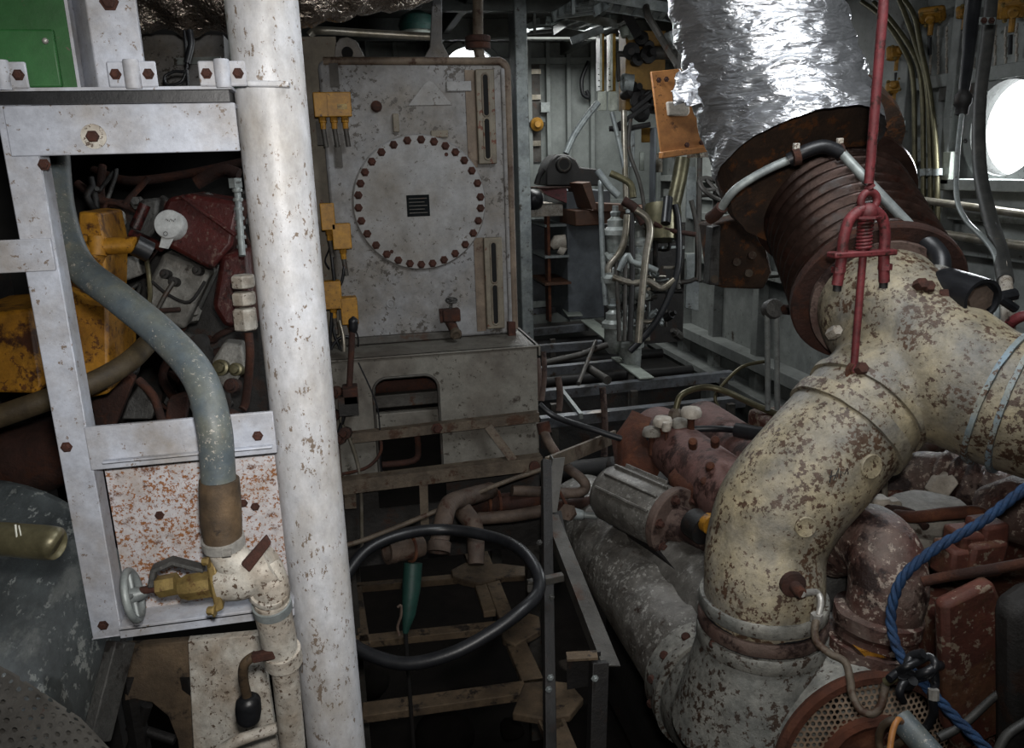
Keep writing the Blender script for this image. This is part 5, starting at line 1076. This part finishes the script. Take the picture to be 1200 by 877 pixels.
# ---------------------------------------------------------------- main engine
MX, MZ = .85, .25
t = thing('main_engine', 'rusty ship diesel engine with a lumpy grey manifold at lower right', 'engine', (1.3, 1.8, ZF))
b = M(); prof = [(0, -.02), (.11, -.015), (.136, .01), (.144, .03)]+[(.145, .03+k*.025) for k in range(1, 49)]+[(.145, 1.26)]
b.lathe((MX, 2.9, MZ), -Y, prof, 48)
for i, v in enumerate(b.v):
    p = Vec((MX, v.y, MZ)); dd = (v-p)
    if dd.length > .05 and dd.z > 0: b.v[i] = v+dd.normalized()*(.011*max(0, math.sin(v.y*52))*max(0, dd.normalized().z-.3)+.006*noise.noise(v*14))
b.out('exhaust_manifold', 'manifold_paint', t, smooth=60)
M().lathe((MX, 1.76, MZ), -Y, [(.13, 0), (.164, .004), (.166, .03), (.164, .06), (.17, .065), (.172, .1)], 48).out('manifold_flange', 'turbo_paint', t, jit=.002)
for k in range(9):
    a = .2+k*.45; M().lathe((MX+.158*math.cos(a), 1.762-.05, MZ+.158*math.sin(a)), (math.cos(a), -.4, math.sin(a)), [(.012, 0), (.012, .012), (.009, .016)], 10).out('bolt', 'rust_bolt', t)
# silver finned cooler and cover
c0, c1 = V(716, 577, 2.72), V(790, 612, 2.5); ca = (c1-c0); cl_ = ca.length; can = ca.normalized()
ck = M().lathe(c0, ca, [(.06, -.02), (.09, -.01), (.098, .01), (.1, cl_*.5), (.1, cl_-.02), (.08, cl_)], 40).out('cooler', 'cooler_silver', t, smooth=50)
s_, u_, _ = frame(ca)
side = ca.cross(Z).normalized(); upv = side.cross(can)
for k, a in enumerate((150, 118, 88, 60, 30)):
    dd = (side*-math.cos(math.radians(180-a))*-1).normalized() if False else (side*math.cos(math.radians(a))+upv*math.sin(math.radians(a)))
    M().bar(c0+can*.02+dd*.1, c0+can*(cl_-.03 if k > 1 else cl_*.72)+dd*.1, .009, .022, dd).out('fin', 'cooler_silver', ck, bevel=.002)
dk = M().lathe(c1, ca, [(.05, -.03), (.108, -.02), (.112, -.015), (.112, .008), (.108, .012), (.06, .013), (.05, .05), (.042, .055), (.042, .14)], 36).out('cooler_flange', 'rust_scale', t)
for k in range(6):
    a = k*math.pi/3+.3; M().bolt(c1+can*.012+(s_*math.cos(a)+u_*math.sin(a))*.088, ca, .011, .018).out('bolt', 'rust_bolt', dk)
M().tube([V(812, 612, 2.38), V(826, 622, 2.33)], .045, 20).out('coupling', 'black_metal', t)
M().tube([V(828, 612, 2.32), V(834, 616, 2.3)], .03, 12).out('yellow_band', 'yellow_paint', t)
M().lathe(V(738, 612, 2.9), V(902, 770, 2.05)-V(738, 612, 2.9), [(.05, -.02), (.1, 0), (.118, .02), (.12, .5), (.12, .95), (.05, .97)], 40).out('side_cover', 'cooler_silver', t, smooth=50)
M().bar(V(706, 590, 2.86), V(862, 738, 2.1), .03, .05).out('dark_strip', 'black_metal', t)  # black bar along the line between manifold and cover
b = M().lathe((1.1, 2.72, .6), -Y, [(.05, -.03), (.095, -.02), (.1, 0), (.1, .3), (.105, .6), (.1, .9), (.1, 1.05)], 40).out('upper_pipe', 'pink_rust', t, smooth=60, jit=.006, jsc=10)
M().lathe((1.3, 2.75, .6), -Y, [(.05, -.03), (.09, -.02), (.095, 0), (.095, 1.2)], 36).out('rear_pipe', 'pink_rust', t, smooth=60, jit=.006, jsc=10)
M().tube([V(757, 500, 3.0), V(745, 520, 2.95), V(745, 545, 2.9), V(765, 560, 2.9)], [.07, .085, .08, .05], 18).out('rusty_housing', 'rust_bright', t, smooth=60, jit=.02, jsc=14)
M().tube(cat([V(800, 560, 2.65), V(818, 575, 2.55), V(836, 572, 2.5), V(846, 580, 2.45)], 5), [.05]*6+[.055]*5+[.05]*5, 16).out('drain_elbow', 'rust_bright', t, smooth=60, jit=.006)
for x, y in ((826, 566), (832, 548), (846, 552), (812, 520), (838, 518)): M().lathe(V(x, y, 2.45), (-.3, -.6, .8), [(.014, -.02), (.014, .015), (.008, .02)], 8).out('bolt', 'rust_bright' if x < 840 else 'cap_white', t)
def capv(x, y, d_, r, m1, h=.05):
    p = V(x, y, d_); c = M().lathe(p-Z*h, Z, [(r*.35, 0), (r*.35, h*.8), (r*.5, h*.9)], 10).out('valve_stem', 'rust_bright', t)
    M().lathe(p-Z*.008, Z, [(r*.5, -.004), (r, .0), (r*1.05, .012), (r*.85, .028), (0, .032)], 18).out('valve_cap', m1, c, smooth=60, jit=.003)
capv(777, 496, 2.8, .034, 'cap_white', .1); capv(810, 485, 2.75, .036, 'cap_white', .12); capv(764, 508, 2.82, .032, 'grey_cap', .08); capv(781, 502, 2.75, .016, 'cap_white', .06); capv(798, 498, 2.8, .03, 'grey_cap', .08)
M().tube([V(862, 504, 2.6), V(920, 514, 2.5)], .024, 14).out('sleeve', 'black_rubber', t)
# crankcase and right-hand block
M().box((.98, 1.72, ZF), (2.2, 3.0, .42)).out('crankcase', 'cast_dark', t, bevel=.03)
b = M().box((1.24, 1.05, -.5), (2.4, 1.7, .60)).out('cylinder_block', 'block_red', t, bevel=.02, jit=.0)
b2 = M().box((1.35, 1.5, .3), (2.5, 2.5, .74)).out('cylinder_head', 'block_red', t, bevel=.02)
def onb(x, y, dy=0): return PY(x, y, 1.05-dy)
M().prism([onb(1092, 700, .0), onb(1150, 672), onb(1158, 690), onb(1158, 850), onb(1112, 872), onb(1096, 840)], (0, -.03, 0)).out('door_plate', 'block_red', t, bevel=.01)
M().prism([onb(1186, 680, .02), onb(1230, 668, .02), onb(1230, 900, .02), onb(1160, 905, .02), onb(1158, 700, .02)], (0, -.06, 0)).out('dark_cover', 'cast_dark', t, bevel=.02)
M().tube(cat([V(1080, 682, 1.6), V(1110, 676, 1.58), V(1160, 668, 1.52), V(1215, 658, 1.48)], 4), .0105, 12).out('oil_line', 'rust_dark', t)
M().tube(cat([V(1050, 604, 1.85), V(1075, 606, 1.8), V(1110, 602, 1.75), V(1145, 600, 1.72), V(1152, 606, 1.72)], 4), .014, 12).out('oil_line', 'rust_bright', t)
M().tube(cat([V(998, 600, 1.95), V(1040, 596, 1.88), V(1070, 602, 1.84), V(1085, 618, 1.8)], 4), .009, 10).out('oil_line', 'rust_dark', t)
gc = V(1088, 590, 1.9); M().lathe(gc-Z*.06, Z, [(.09, -.06), (.075, 0), (.09, .02), (.09, .05), (.08, .06), (0, .062)], 26).out('filler_cap', 'grey_cap', t, smooth=40, jit=.004)
for x, y, s in ((1130, 635, .03), (1142, 650, .04), (1120, 655, .035), (1155, 625, .03), (1030, 592, .02), (1045, 594, .018)): 
    p = V(x, y, 1.66 if x > 1100 else 1.9); M().box(p-Vec((s, s, s)), p+Vec((s, s, s))).out('small_block', 'block_red' if x > 1100 else 'cap_white', t, bevel=.008, jit=.006)
# corrugated rusty hose run under the cream branch
H = cat([V(1035, 575, 2.2), V(1075, 565, 2.15), V(1110, 568, 2.1), V(1150, 582, 2.05), V(1220, 600, 2.0)], 14); hr = []
for i in range(len(H)): hr.append(.085+.008*math.sin(i*1.25) if i > 22 else .08)
M().tube(H, hr, 28).out('corrugated_pipe', 'elbow_rust', t, smooth=60, jit=.004)
M().prism([V(1090, 578, 2.02), V(1100, 562, 2.02), V(1118, 556, 2.02), V(1126, 566, 2.0), V(1112, 584, 2.0)], (0, .03, .0)).out('paint_flake_clamp', 'cap_white', t, bevel=.006)
M().tube([V(1165, 600, 1.8), V(1190, 595, 1.75), V(1240, 610, 1.7)], [.06, .075, .075], 18).out('round_cover', 'elbow_rust', t, smooth=60, jit=.004)
M().tube(cat([V(1005, 560, 2.2), V(1050, 535, 2.2), V(1110, 520, 2.2)], 4), .02, 12).tube([V(1000, 550, 2.25), V(1100, 530, 2.25)], .014, 10).out('return_line', 'bilge_pipe', t)
M().tube([V(1037, 555, 2.0), V(1037, 590, 1.98)], .007, 8).out('stud', 'tube_steel', t)
# ---------------------------------------------------------------- rusted exhaust elbow at the engine's right
t = thing('exhaust_elbow', 'scaly brown exhaust elbow with banded joint, under the cream duct', 'pipe', V(1020, 790, 1.720))
M().tube(cat([V(972, 640, 1.900), V(990, 634, 1.850), V(1018, 632, 1.770), V(1038, 655, 1.710), V(1040, 690, 1.690), V(1034, 722, 1.700), V(1030, 740, 1.700)], 7), catr([.074, .077, .08, .08, .078, .076, .076], 7), 32).out('elbow', 'elbow_rust', t, smooth=60, jit=.005, jsc=12)
p = V(1028, 725, 1.700); q = V(1015, 790, 1.730); a_ = q-p
for h, r, hh in ((-.02, .09, .035), (.02, .085, .02), (.045, .094, .036)):
    M().lathe(p+a_.normalized()*h, a_, [(r-.02, 0), (r, .003), (r, hh-.003), (r-.02, hh)], 36).out('band', 'elbow_rust', t, jit=.003)
M().lathe(p+a_.normalized()*.085, a_, [(.085, 0), (.088, .03), (.1, .09), (.1, .12)], 32).out('yellow_base', 'turbo_paint', t)
M().prism([V(1006, 762, 1.637), V(1030, 766, 1.632), V(1050, 778, 1.642), V(1040, 786, 1.642), V(1022, 778, 1.632)], (0, .02, 0)).out('yellow_mark', 'yellow_paint', t)
M().lathe(V(971, 655, 1.98), Z*-1, [(.035, -.06), (.045, -.02), (.05, 0), (.055, .03), (.055, .12), (.06, .125), (.06, .15)], 26).out('grey_coupling', 'cast_grey', label='dark grey pipe coupling squeezed between the cream duct and brown elbow', cat='coupling')
# ---------------------------------------------------------------- turbocharger with perforated intake screen
O = V(1012, 893, 1.66); ta = Vec((.06, 1, -.10)).normalized()
t = thing('turbocharger', 'turbocharger casing with perforated round intake screen at the bottom right', 'turbocharger', (O.x, O.y, ZF))
M().lathe(O, ta, [(0, .05), (.186, .05), (.19, -.0), (.2, -.0), (.205, .01), (.206, .05), (.214, .06), (.218, .08), (.218, .12), (.222, .13), (.23, .16), (.23, .2), (.22, .24), (.2, .28), (.18, .34)], 64).out('volute', 'turbo_paint', t, smooth=40, jit=.003, jsc=12)
cpath = cat([Vec((MX, 1.68, MZ)), Vec((MX+.005, 1.6, MZ+.01)), Vec((MX+.02, 1.5, MZ+.05)), Vec((MX+.05, 1.4, MZ+.07))], 6)
M().tube(cpath, catr([.155, .17, .19, .2], 6), 44).tube([Vec((.826, 1.418, .36)), Vec((.826, 1.418, .5)), Vec((.826, 1.418, .58))], [.19, .155, .133], 44).out('inlet_casing', 'turbo_paint', t, smooth=60, jit=.004, jsc=12)
for x, y in ((862, 752), (880, 762), (864, 782), (852, 760)):
    M().lathe(V(x-15, y-5, 1.70), (-.4, -1, 1.0), [(.012, -.03), (.012, .0), (.009, .006)], 10).out('bolt', 'rust_bolt', t)
M().lathe(V(858, 812, 1.72), (-.4, -1, .6), [(.016, -.05), (.016, .0), (.012, .004)], 18).out('plug', 'rust_bolt', t)
rg = M().lathe(O, -ta, [(.182, .0), (.205, .0), (.208, .012), (.2, .022), (.186, .022), (.182, .01)], 64, closed=True).out('screen_ring', 'rust_bright', t)
s_, u_, _ = frame(ta)
sc = M().lathe(O, -ta, [(.186, .012), (.16, .02), (.115, .026)], 64)
sc.f = [f for f in sc.f if len(f) == 4]
so = sc.out('perforated_screen', 'perf_screen', t); planar_uv(so, s_, u_)
M().lathe(O, ta, [(.184, .04), (.184, .046), (0, .046)], 40).out('screen_backing', 'drawn_black', t)
M().lathe(O, -ta, [(.113, .01), (.122, .014), (.122, .04), (.112, .046), (.1, .04), (.05, .05), (0, .055)], 48).out('hub_cover', 'rust_bright', t, jit=.003)
for k in range(5): M().bolt(O-ta*.045+(s_*math.cos(k*1.25)+u_*math.sin(k*1.25))*.085, -ta, .008, .012).out('hub_bolt', 'rust_bolt', t)
# small brown tube from boss on the duct
t = thing('drain_tube', 'thin brown tube snaking from the cream duct down to the perforated screen', 'tube', V(1022, 836, 1.38))
bz = min((V(930, 686, 1.4+k*.002) for k in range(150)), key=lambda q: abs(math.hypot(q.x-.826, q.y-1.418)-.129) + (10 if q.y > 1.5 else 0))
bn = Vec((bz.x-.826, bz.y-1.418, 0)).normalized(); bt = bz+bn*.035
M().lathe(bz, bn, [(.026, -.01), (.026, .002), (.018, .004), (.012, .005), (.012, .03), (.009, .036)], 18).out('boss', 'rust_dark', t)
M().tube(cat([bt, V(956, 694, 1.60), V(962, 705, 1.59), V(959, 722, 1.58)], 5), .0065, 12).out('pale_tube', 'steel_bright', t, smooth=60)
M().tube(cat([V(959, 722, 1.58), V(955, 735, 1.57), V(957, 752, 1.56), V(972, 766, 1.54), V(990, 776, 1.52), V(996, 795, 1.5), V(999, 815, 1.47), V(1008, 832, 1.45), V(1022, 837, 1.44), V(1032, 828, 1.44), V(1036, 812, 1.45), V(1038, 802, 1.46)], 5), .0075, 12).out('brown_tube', 'rail_steel', t, smooth=60)
M().lathe(V(957, 724, 1.58), Z, [(.012, -.008), (.012, .008)], 6).out('nut', 'steel_bright', t)
# ---------------------------------------------------------------- blue rope with black knotted lashing
rp = cat([V(1260, 535, 1.3), V(1205, 570, 1.33), V(1150, 612, 1.36), V(1098, 642, 1.39), V(1062, 672, 1.41), V(1048, 700, 1.42), V(1044, 730, 1.42), V(1052, 762, 1.4), V(1068, 786, 1.38), V(1095, 815, 1.36), V(1120, 842, 1.34), V(1150, 872, 1.31), V(1180, 905, 1.28)], 22)
t = thing('blue_rope', 'blue twisted rope draped across the rusty engine block', 'rope', V(1150, 872, 1.31))
sd = None; acc = 0; st = [[], [], []]
for i, p in enumerate(rp):
    a = (rp[min(i+1, len(rp)-1)]-rp[max(i-1, 0)]).normalized()
    if sd is None: sd = frame(a)[0]
    sd = (sd-a*sd.dot(a)).normalized(); u = sd.cross(a)
    if i: acc += (rp[i]-rp[i-1]).length
    for k in range(3):
        th = acc*2*math.pi/.062+k*2.094; st[k].append(p+(sd*math.cos(th)+u*math.sin(th))*.0046)
m = M()
for k in range(3): m.tube(st[k], .0049, 8)
mat('rope_blue', '1c3d62', '0f2440', sc=60, rough=.55, bump=.6, bsc=400)
m.out('rope', 'rope_blue', t, smooth=60)
t = thing('black_lashing', 'black rag lashing knotted round the blue rope', 'lashing', V(1080, 800, 1.36))
for c, r in (([(1042, 796), (1052, 788), (1062, 782), (1075, 776), (1088, 770), (1096, 778), (1090, 790), (1076, 796), (1060, 800), (1054, 812), (1058, 822)], .007), ([(1060, 786), (1072, 792), (1085, 788), (1096, 782), (1102, 780)], .008), ([(1094, 782), (1096, 800), (1092, 815), (1094, 835), (1086, 852), (1078, 856)], .0075), ([(1064, 780), (1068, 770), (1082, 766)], .008), ([(1058, 792), (1062, 804), (1070, 798)], .009)):
    M().tube(cat([V(x, y, 1.36+.01*math.sin(i*2)) for i, (x, y) in enumerate(c)], 5), r, 10).out('strand', 'black_rubber', t, smooth=60)
M().tube([V(1094, 808, 1.35), V(1094, 820, 1.35)], .009, 8).out('bright_clip', 'steel_bright', t)
M().tube([V(1038, 800, 1.4), V(1056, 790, 1.38)], .008, 10).out('pale_end', 'tube_olive', t)
t = thing('cable_conduit', 'grey plastic tube end with orange brown wires in the bottom right corner', 'conduit', V(1085, 880, 1.25))
cb = V(1054, 842, 1.32); ce_ = V(1110, 905, 1.25)
M().lathe(cb, ce_-cb, [(.017, .03), (.017, 0), (.0205, 0), (.0205, (ce_-cb).length)], 24).out('tube', 'grey_rubber', t)
M().tube(cat([V(1058, 848, 1.31), V(1052, 844, 1.28), V(1046, 858, 1.27), V(1042, 885, 1.26), V(1040, 905, 1.26)], 5), .005, 10).out('wire', 'orange_panel', t, smooth=60)
M().tube(cat([V(1056, 846, 1.31), V(1046, 844, 1.28), V(1034, 852, 1.29), V(1030, 868, 1.3), V(1036, 880, 1.3), V(1060, 868, 1.33), V(1085, 858, 1.34)], 5), .006, 10).out('wire', 'brown_rubber', t, smooth=60)
M().tube(cat([V(1100, 865, 1.4), V(1130, 848, 1.4), V(1160, 820, 1.4), V(1185, 802, 1.4)], 5), .008, 10).out('grey_cable', 'cable_grey', label='thin grey cable rising to the right in front of the dark engine cover', cat='cable', smooth=60)
M().tube(cat([V(1170, 880, 1.35), V(1180, 862, 1.35), V(1205, 845, 1.35)], 5), .008, 10).out('corner_cable', 'cable_grey', label='short grey cable at the extreme bottom right corner', cat='cable', smooth=60)
# ---------------------------------------------------------------- hull side: cables, tubes, yellow fixtures
HD = 3.4
t = thing('junction_cable', 'black cable with a connector and thin tube hanging left of the porthole', 'cable', V(1170, 345, 2.2))
M().tube(cat([V(1145, -40, 3.0), V(1139, 20, 3.0), V(1134, 70, 2.95), V(1128, 118, 2.9)], 6), catr([.03, .028, .022, .018], 6), 14).out('cable', 'black_rubber', t, smooth=60)
M().lathe(V(1129, 112, 2.9), Z*-1, [(.015, -.02), (.03, 0), (.03, .03), (.022, .04), (.022, .065), (.012, .07)], 14).out('connector', 'black_metal', t)
M().tube(cat([V(1127, 135, 2.88), V(1122, 180, 2.8), V(1121, 230, 2.7), V(1132, 258, 2.6), V(1155, 282, 2.4), V(1168, 305, 2.3), V(1169, 345, 2.2), V(1166, 392, 2.1)], 7), .0085, 12).out('thin_tube', 'pale_steel', t, smooth=60)
t = thing('heavy_cable', 'thick dark grey cable curving down past the porthole', 'cable', V(1183, 390, 2.1))
M().tube(cat([V(1165, -40, 2.95), V(1158, 40, 2.9), V(1150, 100, 2.85), V(1147, 150, 2.8), V(1149, 205, 2.7), V(1160, 255, 2.55), V(1172, 295, 2.35), V(1178, 330, 2.2)], 7), .022, 18).out('cable', 'cable_grey', t, smooth=60)
M().tube(cat([V(1175, 300, 2.32), V(1179, 335, 2.18), V(1182, 385, 2.1)], 4), .017, 14).out('tail', 'fitting_white', t, smooth=60)
M().tube([V(1155, 352, 2.05), V(1190, 345, 2.05)], .016, 8).tube([V(1172, 350, 2.04), V(1190, 362, 2.05)], .012, 8).out('tie', 'black_rubber', t)
M().box(V(1148, 20, 2.83), V(1166, 29, 2.85)).out('strap', 'pale_steel', t, bevel=.003)
for x in (1153, 1162): M().bolt(V(x, 24, 2.83), -FWD, .008, .008).out('bolt', 'rust_bolt', t)
# red hose loop at right edge
M().tube(cat([V(1215, 368, 1.9), V(1195, 372, 1.92), V(1182, 382, 1.95), V(1180, 398, 2.0)], 5), .013, 12).out('red_loop', 'red_paint', label='short curved red pipe at the right edge above the cream branch', cat='pipe', smooth=60)
tl = [([(1010, 2), (1035, 22), (1060, 60), (1070, 95), (1072, 180), (1073, 300)], 'first hull tube from the left'), ([(1024, 3), (1045, 25), (1070, 62), (1080, 100), (1082, 180), (1082, 262)], 'second hull tube from the left'),
      ([(1054, 0), (1062, 20), (1074, 55), (1086, 100), (1090, 180), (1091, 268)], 'third hull tube from the left'), ([(1060, 0), (1072, 20), (1079, 55), (1090, 110), (1097, 180), (1099, 278)], 'rightmost of the four hull tubes')]
for c, lab in tl:
    M().tube(cat([PX(x, y, XR-.13) for x, y in c], 8), .014, 10).out('hull_tube', 'tube_olive', label='thin bent instrument tube on the hull, '+lab, cat='tube', group='instrument tubes on the hull', smooth=60)
t = thing('tube_bracket', 'white clip bracket holding the four thin tubes on the hull', 'bracket', PX(1095, 216, XR-.09))
M().box(PX(1072, 202, XR-.09), PX(1112, 216, XR-.03)).out('bar', 'pale_steel', t, bevel=.004)
M().box(PX(1105, 178, XR-.1), PX(1120, 216, XR-.05)).out('plate', 'jar_white', t, bevel=.004)
for x in (1073, 1083, 1091, 1099):
    M().tube([PX(x, 198, XR-.13), PX(x, 206, XR-.13)], .024, 10).out('clip', 'pale_steel', t)
M().box(PX(1072, 180, XR-.11), PX(1100, 184, XR-.05)).out('bar', 'pale_steel', t)
M().box(PX(1090, 206, XR-.09), PX(1096, 212, XR)).out('stem', 'pale_steel', t)
def fixture(x, y, d_, s, lab, face=-FWD, lens=False):
    face = Vec(face)
    t = thing('hull_lamp', lab, 'fixture', PX(x, y, XR-.09), 'yellow fixtures on the hull')
    p = PX(x, y, XR-.09); s *= .95
    arm(t, p+Y*.01); M().bar(p-face*s*.5, p+face*s*.25, s*2.2, s*1.5, Z).out('body', 'knob_yellow', t, bevel=s*.3)
    M().bar(p+face*s*.2, p+face*s*.45, s*1.7, s*1.15, Z).out('lid', 'knob_yellow', t, bevel=s*.25); M().lathe(p+face*s*.4, face, [(s*.4, 0), (s*.42, s*.3), (s*.3, s*.45), (0, s*.47)], 10).out('cap', 'knob_yellow', t)
    for k in range(4):
        a = k*math.pi/2+.6; s_, u_, _ = frame(face); M().bolt(p+(s_*math.cos(a)+u_*math.sin(a))*s*.85+face*.02, face, .008, .014).out('screw', 'brass_old', t)
    M().tube([p-Z*s*.6, p-Z*(s+.04)], .014, 8).out('gland', 'knob_yellow', t)
    M().tube([p-Z*(s+.05), p-Z*(s+.14)+X*.01], .01, 8).out('lead', 'black_rubber', t)
fixture(1092, 18, 3.5, .065, 'yellow fixture under the ceiling right of the red hanger rod', (-.5, -.4, -.6)); fixture(1132, 14, 3.4, .045, 'yellow fixture half hidden behind the black cable'); fixture(1188, 10, 3.3, .07, 'yellow fixture in the top right corner above the porthole', (-.5, -.6, -.5))
fixture(1052, 62, 3.7, .06, 'yellow fixture behind the bent tubes, right of the red rod'); fixture(1049, 102, 3.6, .055, 'yellow capped fixture lower of two beside the bent tubes', (-.8, -.6, .3)); fixture(1061, 194, 3.6, .06, 'yellow fixture low behind the tubes, next to the foil duct edge')
# slotted vent panel on the hull
t = thing('vent_grille', 'grey hull panel with rows of short upright slots above the porthole', 'panel', PX(1140, 60, XR))
pa, pb2 = PX(1082, 30, XR), PX(1260, 88, XR)
M().box((XR-.02, pa.y, pa.z-.0), (XR-.0, pb2.y, PX(1140, 89, XR).z)).out('sheet', 'hull_grey', t)
m = M()
for i, x in enumerate((1091, 1100, 1110, 1120, 1131, 1142, 1155, 1167, 1179, 1192)):
    for k in range(5):
        p = PX(x, 34+k*12+(i % 3)*2, XR-.02); m = M().box(p-Vec((.008, .004, .028)), p+Vec((0, .004, .028))); m.out('louvre', 'fitting_white', t)  # white colour puts the brightness of lit slots on raised bars
M().box((XR-.05, PX(1120, 150, XR).y-.2, PX(1120, 118, XR).z), (XR, PX(1120, 150, XR).y+.1, PX(1120, 100, XR).z)).out('hull_box', 'dull_steel', label='dark box on the hull between the cables and the tubes', cat='box', bevel=.006)
for x, lab in ((1052, 'small pierced tab on the hull frame left of the thin tubes'),):
    M().box(PX(1040, 143, XR-.1), PX(1064, 153, XR-.08)).out('hull_tab', 'pale_steel', label=lab, cat='tab')
for y0, y1, lab, m_, r in ((232, 252, 'upper rust streaked pipe along the hull below the porthole', 'tube_steel', .02), (268, 290, 'second pipe along the hull below the porthole', 'tube_steel', .024)):
    a, c = PX(1060, y0, XR-.16), PX(1250, y1+6, XR-.16); M().tube([a, c], r, 12).out('hull_pipe', m_, label=lab, cat='pipe', smooth=60)
